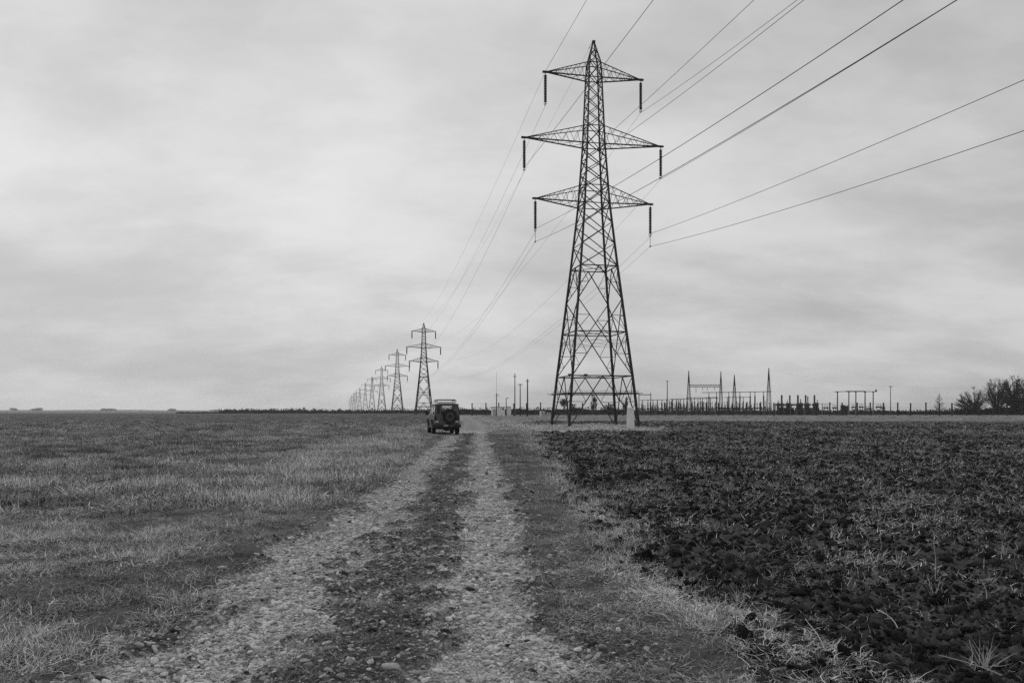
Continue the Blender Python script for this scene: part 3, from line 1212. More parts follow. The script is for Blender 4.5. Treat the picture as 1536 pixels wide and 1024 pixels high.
# ------------------------------------------------------------------ off-road vehicle
def wheel(parent, name, c, r, w, sides=20):
    b = MB()
    prof = [(r * .60, -w / 2), (r * .93, -w / 2), (r, -w * .36), (r, w * .36), (r * .93, w / 2), (r * .60, w / 2)]
    b.lathe(prof, (0, 0, 0), sides, 'x')
    for i in range(sides * 2):                            # tread blocks
        a = 2 * PI * i / (sides * 2)
        for xx in (-w * .28, 0.0, w * .28):
            b.cbox((xx + (.02 if i % 2 else -.02), r * math.cos(a) * 1.0, r * math.sin(a) * 1.0), w * .2, .045, .045)
    o = b.build(name, M['rubber'], parent, loc=c)
    b = MB()
    b.lathe([(r * .58, -w * .51), (r * .60, -w * .40), (r * .42, -w * .30), (r * .40, -w * .36), (r * .2, -w * .38), (r * .17, -w * .52), (.01, -w * .52)], (0, 0, 0), sides, 'x')
    for i in range(5):
        a = 2 * PI * i / 5
        b.lathe([(.014, -w * .46), (.014, -w * .38)], (0, r * .3 * math.cos(a), r * .3 * math.sin(a)), 6, 'x')
    b.build('rim', M['rim'], o)
    return o


def make_vehicle():
    root = empty('off_road_vehicle', (gx(670.4, 57), 57, ground_z(gx(670.4, 57), 57) + .0), R(12))
    tag(root, 'boxy dark off-road vehicle parked on the track with a spare wheel on its tail', 'off-road vehicle')
    Wd, L_ = .92, 4.55          # half width of the tub, body length; y = 0 is the tail
    # tub and bonnet
    b = MB()
    side = [(0.0, .62), (.0, 1.34), (3.25, 1.34), (3.3, 1.36), (4.5, 1.30), (4.58, 1.2), (4.58, .66), (4.25, .66), (4.2, .95), (4.0, 1.08), (3.62, 1.08), (3.42, .95),
            (3.36, .56), (1.42, .56), (1.36, .95), (1.16, 1.08), (.78, 1.08), (.58, .95), (.52, .62)]
    b.prism(side, -Wd, Wd, 'x')
    body = b.build('body', M['paint'], root, .03)
    # cab: real shell with window openings
    b = MB()
    zt, zr = 1.345, 2.16
    wt, wr = .90, .82           # half widths at waist and at roof

    def hw(z):
        return wt + (wr - wt) * (z - zt) / (zr - zt)

    def side_panel(s, y0, y1, z0, z1):
        th = .04
        n = len(b.v)
        for (y, z) in ((y0, z0), (y1, z0), (y1, z1), (y0, z1)):
            b.v.append((s * hw(z), y, z))
            b.v.append((s * (hw(z) - th), y, z))
        q = [n + 2 * i for i in range(4)]
        r_ = [n + 2 * i + 1 for i in range(4)]
        if s < 0:
            b.f.append(tuple(q[::-1])); b.f.append(tuple(r_))
        else:
            b.f.append(tuple(q)); b.f.append(tuple(r_[::-1]))
        for i in range(4):
            j = (i + 1) % 4
            b.f.append((q[i], q[j], r_[j], r_[i]))
    wins = [(.35, 1.25), (1.45, 2.2), (2.38, 3.05)]
    for s in (-1, 1):
        side_panel(s, .0, 3.2, zt, 1.47)
        side_panel(s, .0, 2.95, 1.98, zr)
        ys = [.0] + [v for w_ in wins for v in w_] + [3.2]
        for i in range(0, len(ys), 2):
            side_panel(s, ys[i], ys[i + 1], 1.47, 1.98)
    # rear wall in pieces round the door window and the quarter window
    zw0, zw1 = 1.50, 2.06

    def rear(x0, x1, z0, z1):
        b.poly([(x0, .0, z0), (x1, .0, z0), (x1 * hw(z1) / hw(z0), .0, z1), (x0 * hw(z1) / hw(z0), .0, z1)])
        b.poly([(x0 * hw(z1) / hw(z0), .04, z1), (x1 * hw(z1) / hw(z0), .04, z1), (x1, .04, z0), (x0, .04, z0)])
    rear(-.9, .9, zt, zw0)
    rear(-.82, .82, zw1, zr)
    b.poly([(-.885, 0, zw0), (-.70, 0, zw0), (-.68, 0, zw1), (-.83, 0, zw1)])
    b.box(-.52, .0, zw0, -.40, .05, zw1)
    b.box(.40, .0, zw0, .52, .05, zw1)
    b.poly([(.52, 0, zw0), (.885, 0, zw0), (.83, 0, zw1), (.52, 0, zw1)])
    # windscreen posts
    for x in (-.8, 0.0, .8):
        b.tube([(x, 3.22, zt), (x * .96, 2.9, zr)], .035, 4)
    b.build('cab', M['paint'], root)
    # roof with rounded edges
    b = MB()
    out = [(-.86, 2.14), (-.86, 2.17), (-.80, 2.235), (-.66, 2.285), (0, 2.315), (.66, 2.285), (.80, 2.235), (.86, 2.17), (.86, 2.14)]
    rows = []
    for y, kz in ((-.05, .3), (.12, .5), (.45, .72), (1.6, .85), (2.98, .7)):
        rows.append([(x, y, 2.14 + (z - 2.14) * kz) for x, z in out])
    for r_ in rows:
        b.v += r_
    m_ = len(out)
    for i in range(len(rows) - 1):
        for j in range(m_):
            k_ = (j + 1) % m_
            b.f.append((i * m_ + j, i * m_ + k_, (i + 1) * m_ + k_, (i + 1) * m_ + j))
    b.f.append(tuple(reversed(range(m_))))
    b.f.append(tuple((len(rows) - 1) * m_ + j for j in range(m_)))
    roof = b.build('roof', M['roofpaint'], root, .02)
    b = MB()
    b.box(-.87, -.075, 2.10, .87, -.053, 2.17)
    b.box(-.875, -.05, 2.125, -.862, 2.98, 2.165)
    b.box(.862, -.05, 2.125, .875, 2.98, 2.165)
    b.build('roof_gutter', M['paint'], roof)
    # roof bar
    b = MB()
    for y in (.25, 1.2, 2.2):
        b.tube([(-.68, y, 2.28), (-.68, y, 2.44), (-.62, y, 2.49), (.62, y, 2.49), (.68, y, 2.44), (.68, y, 2.28)], .028, 6)
    for x in (-.67, .67):
        b.tube([(x, .2, 2.45), (x, 2.3, 2.45)], .022, 6)
    b.build('roof_rack', M['black'], root)
    b = MB()
    for i in range(7):
        b.box(-.60, .15 + .3 * i, 2.325, .60, .40 + .3 * i, 2.365)
    b.box(-.60, .12, 2.24, .60, .15, 2.365)
    b.build('white_roof_strip', M['white'], root)  # white boxes added for the bright strip above the roof edge
    # glass
    b = MB()
    b.box(-.40, .012, zw0, .40, .022, zw1)
    g = b.build('rear_window', M['glass'], root)
    b = MB()
    for (x0, z0, x1, z1) in ((-.43, zw0 - .03, .43, zw0), (-.43, zw1, .43, zw1 + .03), (-.43, zw0, -.398, zw1), (.398, zw0, .43, zw1)):
        b.box(x0, -.014, z0, x1, -.002, z1)
    b.build('window_seal', M['black'], g)
    b = MB()
    b.box(-.70, .012, zw0, -.52, .022, zw1)
    b.build('quarter_window', M['black'], root)
    for s in (-1, 1):
        for (y0, y1) in wins:
            b = MB()
            a1, a2 = hw(1.47) - .02, hw(1.98) - .02
            b.poly([(s * a1, y0, 1.47), (s * a1, y1, 1.47), (s * a2, y1, 1.98), (s * a2, y0, 1.98)])
            b.build('side_window', M['glass'], root)
    b = MB()
    b.poly([(-.8, 3.2, 1.36), (.8, 3.2, 1.36), (.77, 2.92, 2.12), (-.77, 2.92, 2.12)])
    b.build('windscreen', M['glass'], root)
    # inside: seats and a grille shelf, seen through the glass
    b = MB()
    b.box(-.66, 1.95, 1.0, -.14, 2.1, 1.66)
    b.box(.14, 1.95, 1.0, .66, 2.1, 1.66)
    b.box(-.52, 1.97, 1.66, -.28, 2.07, 1.86)
    b.box(.28, 1.97, 1.66, .52, 2.07, 1.86)
    b.box(-.78, 1.1, 1.35, .78, 1.25, 1.58)
    b.build('seat', M['seat'], root, .02)
    # rear door with hinges
    b = MB()
    b.box(-.46, -.028, .72, .46, -.004, 1.47)
    d = b.build('rear_door', M['paint'], root, .012)
    b = MB()
    for z in (.86, 1.14, 1.38):
        b.box(.40, -.05, z, .56, -.029, z + .06)
    b.build('hinge', M['black'], d)
    b = MB()
    b.box(-.42, -.06, 1.06, -.30, -.03, 1.10)
    b.build('handle', M['black'], d)
    # spare wheel
    w = wheel(root, 'spare_wheel', (.19, -.17, 1.29), .48, .25)
    hb_ = MB()
    hb_.lathe([(.15, -.20), (.15, -.16), (.02, -.15)], (0, 0, 0), 14, 'x')
    hb_.build('hub', M['black'], w)
    hb_ = MB()
    hb_.lathe([(.265, -.125), (.275, -.14), (.29, -.14), (.295, -.12)], (0, 0, 0), 24, 'x')
    hb_.build('rim_edge', M['midbox'], w)
    w.rotation_euler.z = PI / 2
    # lights
    for s in (-1, 1):
        x = s * .72
        b = MB()
        b.lathe([(.05, 0), (.05, -.03), (.02, -.045)], (x, -.002, 1.22), 10, 'y')
        b.lathe([(.05, 0), (.05, -.03), (.02, -.045)], (x, -.002, 1.06), 10, 'y')
        b.build('tail_light', M['lens'], root)
        b = MB()
        b.box(x - .13, -.03, .885, x + .11, -.003, .965)
        b.build('reversing_light', M['palelens'], root, .006)
        b = MB()
        b.box(s * .80 - .085, -.022, 1.0, s * .80 + .085, -.0025, 1.32)
        b.build('light_panel', M['black'], root, .006)
    # bumper, plate, towing plate, underside
    b = MB()
    b.box(-1.0, -.13, .50, 1.0, .02, .74)
    bp = b.build('rear_bumper', M['black'], root, .03)
    b = MB()
    b.box(-.24, -.142, .60, .08, -.132, .69)
    b.build('number_plate', M['plate'], bp)
    b = MB()
    b.box(.18, -.142, .60, .44, -.132, .68)
    b.build('marker_plate', M['midbox'], bp)
    b = MB()
    b.box(-.78, .02, .46, .78, 4.3, .62)
    b.lathe([(.02, -.3), (.1, -.24), (.16, -.1), (.2, 0), (.16, .1), (.1, .24), (.02, .3)], (.06, .95, .42), 10, 'x')
    b.tube([(-.85, .95, .42), (.85, .95, .42)], .06, 8)
    b.box(-.3, -.06, .42, .3, .0, .52)
    b.tube([(-.5, -.1, .44), (-.5, .5, .46)], .035, 8)
    b.build('chassis', M['black'], root)
    # front bumper and bonnet details
    b = MB()
    b.box(-.9, 4.6, .55, .9, 4.72, .75)
    b.build('front_bumper', M['black'], root, .02)
    # wings arches, sills, mirror
    for s in (-1, 1):
        for yc in (.97, 3.81):
            b = MB()
            pts = []
            for i in range(9):
                a = PI * i / 8
                pts.append((s * (Wd + .03), yc + .50 * math.cos(a), .60 + .53 * math.sin(a)))
            b.tube(pts, .05, 5)
            b.build('wheel_arch', M['black'], root)
            wh = wheel(root, 'wheel', (s * .86, yc, .45), .45, .26)
            if s > 0:
                wh.rotation_euler.z = PI
        b = MB()
        b.box(s * .93 - .04, 1.5, .48, s * .93 + .04, 3.3, .56)
        b.build('side_step', M['rim'], root)
        b = MB()
        b.tube([(s * .92, 3.05, 1.42), (s * 1.08, 3.08, 1.46)], .018, 5)
        b.box(s * 1.12 - .1, 3.05, 1.38, s * 1.12 + .1, 3.12, 1.66)
        b.build('mirror', M['black'], root, .01)
        b = MB()
        for y in (1.33, 2.29, 3.18):
            b.box(s * (Wd + .004) - .006, y, .68, s * (Wd + .004) + .006, y + .025, 1.33)
        b.box(s * (Wd + .006) - .008, .05, 1.29, s * (Wd + .006) + .008, 3.2, 1.335)
        b.build('door_trim', M['rim'], root)
    return root


make_vehicle()


# ------------------------------------------------------------------ bare trees, hedges
def bare_tree(name, loc, h, wide, seed, label, group=None, twig=.035, stems=7, conical=False, depth=4, lean=0.0):
    """winter tree: stems fan out from a short trunk and split again and again into upright twigs; wide = crown width in metres"""
    rg = random.Random(seed)
    tr, cr = MB(), MB()

    def limb(p, d, L_, r, dep, up):
        seg = 4
        pts, rad = [p.copy()], [r]
        q, dd = p.copy(), d.copy()
        for s_ in range(seg):
            dd = (dd + Vector((rg.gauss(0, .09), rg.gauss(0, .09), up))).normalized()
            q = q + dd * (L_ / seg)
            pts.append(q.copy())
            rad.append(max(twig * .6, r * (1 - .45 * (s_ + 1) / seg)))
        (tr if dep >= depth - 1 else cr).tube(pts, rad, 5 if dep >= depth - 1 else 3)
        if dep <= 0:
            return
        n = 4 if dep >= 2 else 5
        for i_ in range(n):
            t = rg.uniform(.35, 1.0) if i_ else 1.0
            k = min(int(t * seg), seg - 1)
            base = pts[k].lerp(pts[k + 1], t * seg - k)
            az = rg.random() * 2 * PI
            ax = Vector((math.cos(az), math.sin(az), 0))
            nd = (dd + ax * rg.uniform(.2, .55)).normalized()
            limb(base, nd, L_ * rg.uniform(.5, .75), max(twig, rad[k] * rg.uniform(.5, .7)), dep - 1, .05)
    if conical:
        tr.tube([(0, 0, -.2), (.04, 0, h * .5), (0, 0, h)], [h * .016, h * .01, twig * .7], 5)
        for i_ in range(70):
            z = h * (.12 + .8 * (i_ / 70))
            az = rg.random() * 2 * PI
            L_ = (h - z) * .34 + .3
            pts, p = [], Vector((0, 0, z))
            for k in range(5):
                pts.append(p.copy())
                p = p + Vector((math.cos(az), math.sin(az), .25 + .2 * k)).normalized() * (L_ / 4)
            cr.tube(pts, [twig, twig * .9, twig * .8, twig * .7, twig * .5], 3)
            for k in (1, 2, 3):
                e_ = pts[k] + Vector((math.cos(az + rg.uniform(-1, 1)), math.sin(az + rg.uniform(-1, 1)), .8)) * L_ * .25
                cr.tube([pts[k], e_], [twig * .6, twig * .4], 3)
    else:
        tr.tube([(0, 0, -.3), (0, 0, h * .05), (0, 0, h * .1)], [h * .036, h * .03, h * .027], 7)

        def curve(p, c, q, r_a, r_b, mb, n, sides):
            pts = [(1 - t) ** 2 * p + 2 * t * (1 - t) * c + t * t * q for t in (k / n for k in range(n + 1))]
            pts = [v + Vector((rg.gauss(0, .02), rg.gauss(0, .02), 0)) * (q - p).length * .3 for v in pts]
            pts[0] = p
            mb.tube(pts, [r_a + (r_b - r_a) * k / n for k in range(n + 1)], sides)
            return pts
        for i_ in range(stems * 4):
            az = 2 * PI * rg.random()
            el = math.asin(rg.uniform(.12, 1.0))
            k_ = rg.uniform(.78, 1.0)
            e_ = Vector((wide * .5 * math.cos(el) * math.cos(az) * k_ + lean * h * .5, wide * .5 * math.cos(el) * math.sin(az) * k_, h * (.22 + .70 * math.sin(el) * k_)))
            b0 = Vector((0, 0, h * rg.uniform(.03, .1)))
            pts = curve(b0, Vector((e_.x * .28, e_.y * .28, e_.z * .52)), e_, h * .012, twig * 1.3, tr, 6, 4)
            for m_ in range(9):
                t = rg.uniform(.3, 1.0)
                k = min(int(t * 6), 5)
                p1 = pts[k].lerp(pts[k + 1], t * 6 - k)
                dd = (pts[k + 1] - pts[k]).normalized()
                out_ = Vector((rg.gauss(0, 1), rg.gauss(0, 1), rg.gauss(.3, .5))).normalized()
                e2 = p1 + (dd * .9 + out_ * .6).normalized() * h * rg.uniform(.09, .17)
                q2 = curve(p1, p1 + dd * h * .08, e2, twig * 1.4, twig * .8, cr, 3, 3)
                for w_ in range(8):
                    p2 = q2[rg.randint(1, 3)]
                    e3 = p2 + (dd * .7 + Vector((rg.gauss(0, .7), rg.gauss(0, .7), rg.uniform(0, .8)))).normalized() * h * rg.uniform(.04, .09)
                    cr.tube([p2, (p2 + e3) / 2 + Vector((rg.gauss(0, .05), 0, .05)), e3], [twig * .8, twig * .65, twig * .4], 3)
        z1 = sorted(v[2] for v in cr.v)[int(len(cr.v) * .995)]
        xs = sorted(v[0] for v in cr.v)
        x0, x1 = xs[int(len(xs) * .01)], xs[int(len(xs) * .99)]
        sx, sz = wide / (x1 - x0), h / z1
        for part in (tr, cr):
            part.v = [(x * sx, y * sx, z * sz) for x, y, z in part.v]
    root = empty(name, loc)
    tr.build('trunk', M['bark'], root)
    cr.build('crown', M['twig'], root)
    tag(root, label, 'tree', group)
    return root


def leafy(mb, c, rx, ry, rz, n, s, rg):
    """n leaf sprays through an ellipsoid"""
    for i in range(n):
        while True:
            p = Vector((rg.uniform(-1, 1), rg.uniform(-1, 1), rg.uniform(-1, 1)))
            if .3 < p.length < 1:
                break
        q = Vector((c[0] + p.x * rx, c[1] + p.y * ry, max(.02, c[2] + p.z * rz)))
        a = Vector((rg.gauss(0, 1), rg.gauss(0, 1), rg.gauss(.6, 1))).normalized() * s * rg.uniform(.6, 1.5)
        b_ = a.cross(Vector((rg.gauss(0, 1), rg.gauss(0, 1), rg.gauss(0, 1)))).normalized() * s * .35 * rg.uniform(.6, 1.4)
        mb.poly([q - b_, q + b_ * .8 + a * .3, q + a, q - b_ * .9 + a * .4])


def hedge(name, px0, px1, d, hfun, depth, seed, label, s=.45, dens=9.0, material=None):
    """mass of twigs along a line at distance d; hfun(px) gives the photo row of the top"""
    rg = random.Random(seed)
    b = MB()
    x0, x1 = gx(px0, d), gx(px1, d)
    n = int((x1 - x0) * dens)
    for i in range(n):
        t = rg.random()
        px = px0 + (px1 - px0) * t
        x = x0 + (x1 - x0) * t
        top = gz(hfun(px), d)
        top *= 1 + .22 * (float(vnoise(np.array([x * .35]), np.array([seed * 3.1]), 7)[0]) - .5) + .16 * (float(vnoise(np.array([x * 1.3]), np.array([seed * 1.7]), 8)[0]) - .5)
        y = d + rg.uniform(0, depth)
        z = top * (rg.random() ** .7) * .95
        q = Vector((x, y, z))
        a = Vector((rg.gauss(0, .5), rg.gauss(0, .4), abs(rg.gauss(.8, .4)))).normalized() * s * rg.uniform(.5, 1.4)
        w = a.cross(Vector((rg.gauss(0, 1), rg.gauss(0, 1), .2))).normalized() * s * .5 * rg.uniform(.4, 1.2)
        b.poly([q - w - a * .4, q + w - a * .3, q + w * .3 + a, q - w * .5 + a * .7])
    # woody heart of the hedge, lumpy
    k = max(8, int((x1 - x0) / 2.5))
    for i in range(k):
        xa = x0 + (x1 - x0) * i / k
        xb = x0 + (x1 - x0) * (i + 1) / k + .05
        pm = px0 + (px1 - px0) * (i + .5) / k
        tt = gz(hfun(pm), d) * rg.uniform(.62, .8)
        o_ = rg.uniform(.1, .4)
        b.box(xa, d + depth * .3 + o_, -.2, xb, d + depth * .75 + o_, tt)
    o = b.build(name, material or M['hedge'])
    tag(o, label, 'hedge')
    return o


hedge('hedge', 262, 338, 520, lambda p: 617.2 if p < 330 else 616, 6, 40, 'low thin hedge line at the far edge of the left field', .5, 7)
hedge('hedge', 326, 704, 500, lambda p: 613.2 - .8 * math.sin((p - 326) / 40.), 8, 41, 'long dark hedge behind the second pylon across the left horizon', .6, 12)
hedge('hedge', 655, 1490, 352, lambda p: float(np.interp(p, [940, 960, 1230, 1245, 1425, 1440], [610.8, 613.4, 613.4, 614.6, 614.4, 611.5])) - .5 * math.sin(p / 17.), 5, 42, 'long dark hedge behind the substation fence', .5, 12)
hedge('hedge', 1436, 1720, 330, lambda p: 611.5 - 8 * float(sstep(1470, 1530, p)) - .8 * math.sin(p / 7.), 7, 43, 'dark thicket under the bare trees at the right edge', .5, 22)

GT = 'bare trees at the right edge'
U = 326 / F
bare_tree('bare_tree', (gx(1409, 322), 322, 0), gz(588.5, 322), 5, 3, 'slender bare tree with a straight stem standing alone before the thicket', None, .05, conical=True)
bare_tree('bare_tree', (gx(1463, 326), 326, 0), gz(581, 326), 40 * U, 11, 'smaller spreading bare tree, leftmost of the big bare trees', GT, .038, 9, lean=-.12)
bare_tree('bare_tree', (gx(1455, 330), 330, 0), gz(590, 330), 30 * U, 12, 'low bare tree leaning out to the left under the spreading one', GT, .03, 6, lean=-.35)
bare_tree('bare_tree', (gx(1495, 326), 326, 0), gz(568.5, 326), 42 * U, 13, 'tall fan shaped bare tree between the spreading one and the darkest', GT, .042, 9)
bare_tree('bare_tree', (gx(1523, 330), 330, 0), gz(566.5, 330), 38 * U, 14, 'densest darkest bare tree, cut by the right edge of the photo', GT, .06, 12)
bare_tree('bare_tree', (gx(1548, 335), 335, 0), gz(568, 335), 40 * U, 15, 'bare tree just past the right edge, behind the darkest one', GT, .06, 10)

# small trees that rise over the far hedge
for i, (px, py, d) in enumerate(((437, 611.5, 560), (450, 612, 565), (456, 610.8, 560), (471, 612, 570), (509, 612.3, 560))):
    bare_tree('small_tree', (gx(px, d), d, 0), gz(py, d), 2.6, 60 + i, 'small bare tree poking above the long dark hedge on the left horizon', 'small trees above the far hedge', .06, 5, depth=3)


def leafy_tree(name, px, d, top, wpx, seed, label, base=0.0):
    rg = random.Random(seed)
    h = gz(top, d)
    w = wpx / F * d / 2
    root = empty(name, (gx(px, d), d, 0))
    b = MB()
    b.tube([(0, 0, -.2), (.1, 0, h * .45), (.05, 0, h * .8)], [h * .03, h * .02, .03], 6)
    for i in range(7):
        az = rg.random() * 2 * PI
        z = h * rg.uniform(.25, .6)
        b.tube([(.05, 0, z), (w * .6 * math.cos(az), w * .6 * math.sin(az), z + h * .2)], [.05, .02], 4)
    b.build('trunk', M['bark'], root)
    b = MB()
    for i in range(16):
        z = h * rg.uniform(.25 + base, .88)
        az = rg.random() * 2 * PI
        rr_ = w * rg.uniform(.1, .7)
        leafy(b, (rr_ * math.cos(az), rr_ * math.sin(az), z), w * .45, w * .45, h * .12, 90, .3, rg)
    b.build('crown', M['leaf'], root)
    tag(root, label, 'tree')


leafy_tree('evergreen_tree', 891, 315, 590.5, 13, 71, 'dark scruffy evergreen tree seen between the legs of the near pylon')
leafy_tree('evergreen_tree', 939.5, 315, 594, 7, 72, 'narrow dark evergreen above the white concrete slab')
leafy_tree('small_tree', 846, 312, 596, 13, 73, 'small round crowned tree behind the left legs of the near pylon', .3)
leafy_tree('small_tree', 862, 318, 605, 16, 74, 'low dark bushy tree behind the near pylon, left of the evergreen')
leafy_tree('small_tree', 915, 318, 604.5, 22, 75, 'wide low dark bushy tree behind the near pylon, right of the evergreen')

# distant land on the left
b = MB()
D = 3000.0
pts = [(-300, 614.2), (0, 614.6), (90, 614.8), (170, 614.2), (260, 615.0), (340, 615.4), (430, 615.6), (560, 616), (700, 616.3), (900, 616.3), (1700, 615.5)]
n0 = 120
prev = None
for i in range(n0 + 1):
    px = -300 + 2000 * i / n0
    py = float(np.interp(px, [p[0] for p in pts], [p[1] for p in pts]))
    x, z = gx(px, D), gz(py, D) + .6 * math.sin(i * 1.3)
    row = [(x, D - 700, -1.0), (x, D - 250, z * .55), (x, D, z), (x, D + 700, -1.0)]
    k = len(b.v)
    b.v += row
    if prev is not None:
        for j in range(3):
            b.f.append((prev + j, k + j, k + j + 1, prev + j + 1))
    prev = k
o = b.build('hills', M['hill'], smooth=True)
tag(o, 'low pale rise of far fields along the horizon', kind='structure')


def far_clump(px, top, wpx, d, seed, label):
    rg = random.Random(seed)
    b = MB()
    h = gz(top, d)
    w = wpx / F * d / 2
    for i in range(int(wpx)):
        leafy(b, (rg.uniform(-w, w) * .8, rg.uniform(-6, 6), h * rg.uniform(.35, .75)), w * .35 + 2, 6, h * .26, 60, 2.2, rg)
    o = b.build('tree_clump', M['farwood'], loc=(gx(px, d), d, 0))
    tag(o, label, 'trees', kind='stuff')


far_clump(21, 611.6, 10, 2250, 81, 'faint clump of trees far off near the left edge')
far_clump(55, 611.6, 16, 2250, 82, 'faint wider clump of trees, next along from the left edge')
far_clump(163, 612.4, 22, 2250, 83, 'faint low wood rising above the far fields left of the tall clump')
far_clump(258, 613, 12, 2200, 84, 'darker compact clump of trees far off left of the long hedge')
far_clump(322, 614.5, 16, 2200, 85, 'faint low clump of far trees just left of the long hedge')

# ------------------------------------------------------------------ fence of the substation
FD = 285.0


def make_fence():
    root = empty('perimeter_fence', (gx(708, FD), FD, 0))
    tag(root, 'long dark steel mesh fence round the substation', 'fence')
    x0 = gx(708, FD)
    ztop = gz(604.2, FD)
    L_ = gx(1720, FD) - x0
    sp = 20.6 / F * FD
    n = int(L_ / sp)
    pm = None
    rg = random.Random(3)
    for i in range(n + 1):
        bb = MB()
        bb.box(-.2, -.15, -.2, .2, .15, ztop + rg.uniform(-.1, .25))
        bb.box(-.26, -.2, -.2, .26, .2, .15)
        o = bb.build('fence_post', M['fence'], root, loc=(i * sp + rg.uniform(-.3, .3), 0, 0))
    bb = MB()
    for z in (.1, .9, 1.7, 2.5, 3.2, 3.9, ztop - .15):
        bb.bar((0, -.15, z), (L_, -.15, z), .022)
    x = 0
    while x < L_:
        bb.bar((x, -.15, .05), (x, -.15, 3.3), .018)
        x += .42
    bb.build('wire_mesh', M['fence'], root)


make_fence()


# ------------------------------------------------------------------ substation plant
def lattice_mast(px, top, d, wb, label):
    root = empty('lattice_mast', (gx(px, d), d, 0))
    h = gz(top, d)
    b = MB()

    def c(s, t, z):
        w = (wb * (1 - z / h) + .16 * z / h) / 2 if z < h * .96 else .07
        return Vector((s * w, t * w, z))
    for s in (-1, 1):
        for t in (-1, 1):
            b.bar(c(s, t, -.2), c(s, t, h * .8), .075)
            b.bar(c(s, t, h * .8), c(s, t, h), .07)
    z = 0
    while z < h * .93:
        st = max(.55, (wb * (1 - z / h)) * 1.0)
        for c0, c1 in FACES:
            b.bar(c(*c0, z), c(*c1, z + st), .04)
            b.bar(c(*c1, z), c(*c0, z + st), .04)
            b.bar(c(*c0, z + st), c(*c1, z + st), .04)
        z += st
    b.build('mast_frame', M['farsteel'], root)
    b = MB()
    b.tube([(0, 0, h * .74), (0, 0, h * .9), (0, 0, h + .15)], [.34, .26, .14], 6)
    b.build('spire', M['steel'], root)
    tag(root, label, 'lattice mast', 'lattice masts in the substation')
    return root


lattice_mast(1033.2, 556.2, 330, 2.0, 'lattice mast at the left end of the high beam in the substation')
lattice_mast(1081.4, 557.2, 330, 1.7, 'lattice mast at the right end of the high beam in the substation')
lattice_mast(1101.7, 562.4, 322, 1.9, 'shorter lattice mast rising through the long busbar, right of the high beam')
lattice_mast(1153.3, 552, 322, 2.0, 'tallest lattice mast, at the right end of the long busbar')


def ins_stack(b, x, y, z0, z1, r=.2, n=6, sides=7):
    prof = [(r * .4, z0)]
    s = (z1 - z0) / n
    for i in range(n):
        z = z0 + s * i
        prof += [(r * .45, z), (r, z + s * .4), (r * .95, z + s * .55), (r * .45, z + s * .8)]
    prof.append((r * .35, z1))
    b.lathe(prof, (x, y, 0), sides)


def high_beam():
    d = 330
    xa, xb = gx(1034.4, d), gx(1080.6, d)
    z0, z1 = gz(580.2, d), gz(577, d)
    root = empty('lattice_beam', (xa, d, 0))
    b = MB()
    L_ = xb - xa
    for t in (-.3, .3):
        b.bar((0, t, z0), (L_, t, z0), .13)
        b.bar((0, t, z1), (L_, t, z1), .13)
        n = 12
        for i in range(n):
            b.bar((L_ * i / n, t, z0), (L_ * (i + .5) / n, t, z1), .045)
            b.bar((L_ * (i + .5) / n, t, z1), (L_ * (i + 1) / n, t, z0), .045)
    b.build('beam_frame', M['farsteel'], root)
    for px in (1044, 1054, 1061, 1072):
        b = MB()
        ins_stack(b, gx(px, d) - xa, 0, z0 - (2.3 if px == 1044 else 1.4), z0, .13, 6)
        b.build('hanging_insulator', M['ins'], root)
    tag(root, 'high lattice beam with hanging insulators between two masts', 'beam')


high_beam()


def rail(name, pxs, pya, pyb, d, r, label, stops):
    """tubular busbar with its own insulator posts as parts"""
    x0 = gx(pxs[0], d)
    root = empty(name, (x0, d, 0))
    b = MB()
    za, zb = gz(pya, d), gz(pyb, d)
    L_ = gx(pxs[1], d) - x0
    b.tube([(0, 0, za), (L_ * .5, 0, (za + zb) / 2 - .05), (L_, 0, zb)], r, 6)
    b.build('busbar', M['farsteel'], root)
    for px in stops:
        x = gx(px, d) - x0
        z = za + (zb - za) * x / L_
        b = MB()
        b.box(x - .22, -.2, -.2, x + .22, .2, z - 1.9)
        b.box(x - .35, -.3, z - 2.0, x + .35, .3, z - 1.85)
        b.build('support_post', M['midbox'] if random.random() < .4 else M['darkbox'], root)
        b = MB()
        ins_stack(b, x, 0, z - 1.85, z - .02, .2, 6)
        b.build('post_insulator', M['ins'], root)
    tag(root, label, 'busbar')
    return root


rail('busbar_run', (1053, 1158), 588.5, 587.0, 334, .13, 'long upper busbar on tall posts left of the tallest mast', (1063.5, 1075, 1093.3, 1110, 1125.5, 1132.5, 1145.5))
rail('busbar_run', (1029, 1076), 596.3, 595.8, 340, .11, 'middle busbar behind the left end of the long upper one', (1031, 1042, 1050.5, 1060.5))
rail('busbar_run', (1086, 1126), 595.8, 595.4, 344, .11, 'middle busbar behind the shorter mast', (1091, 1104.5, 1115, 1125))
rail('busbar_run', (959, 1032), 600.2, 598, 318, .1, 'low sloping busbar on a dense rank of thin posts near the near pylon', (964, 972, 979.5, 986, 993, 1000, 1008, 1014.5, 1021))
rail('busbar_run', (1006, 1078), 598.4, 596.8, 326, .1, 'low busbar on dark posts under the high beam', (1009, 1018, 1025.5, 1037, 1047, 1054, 1066))

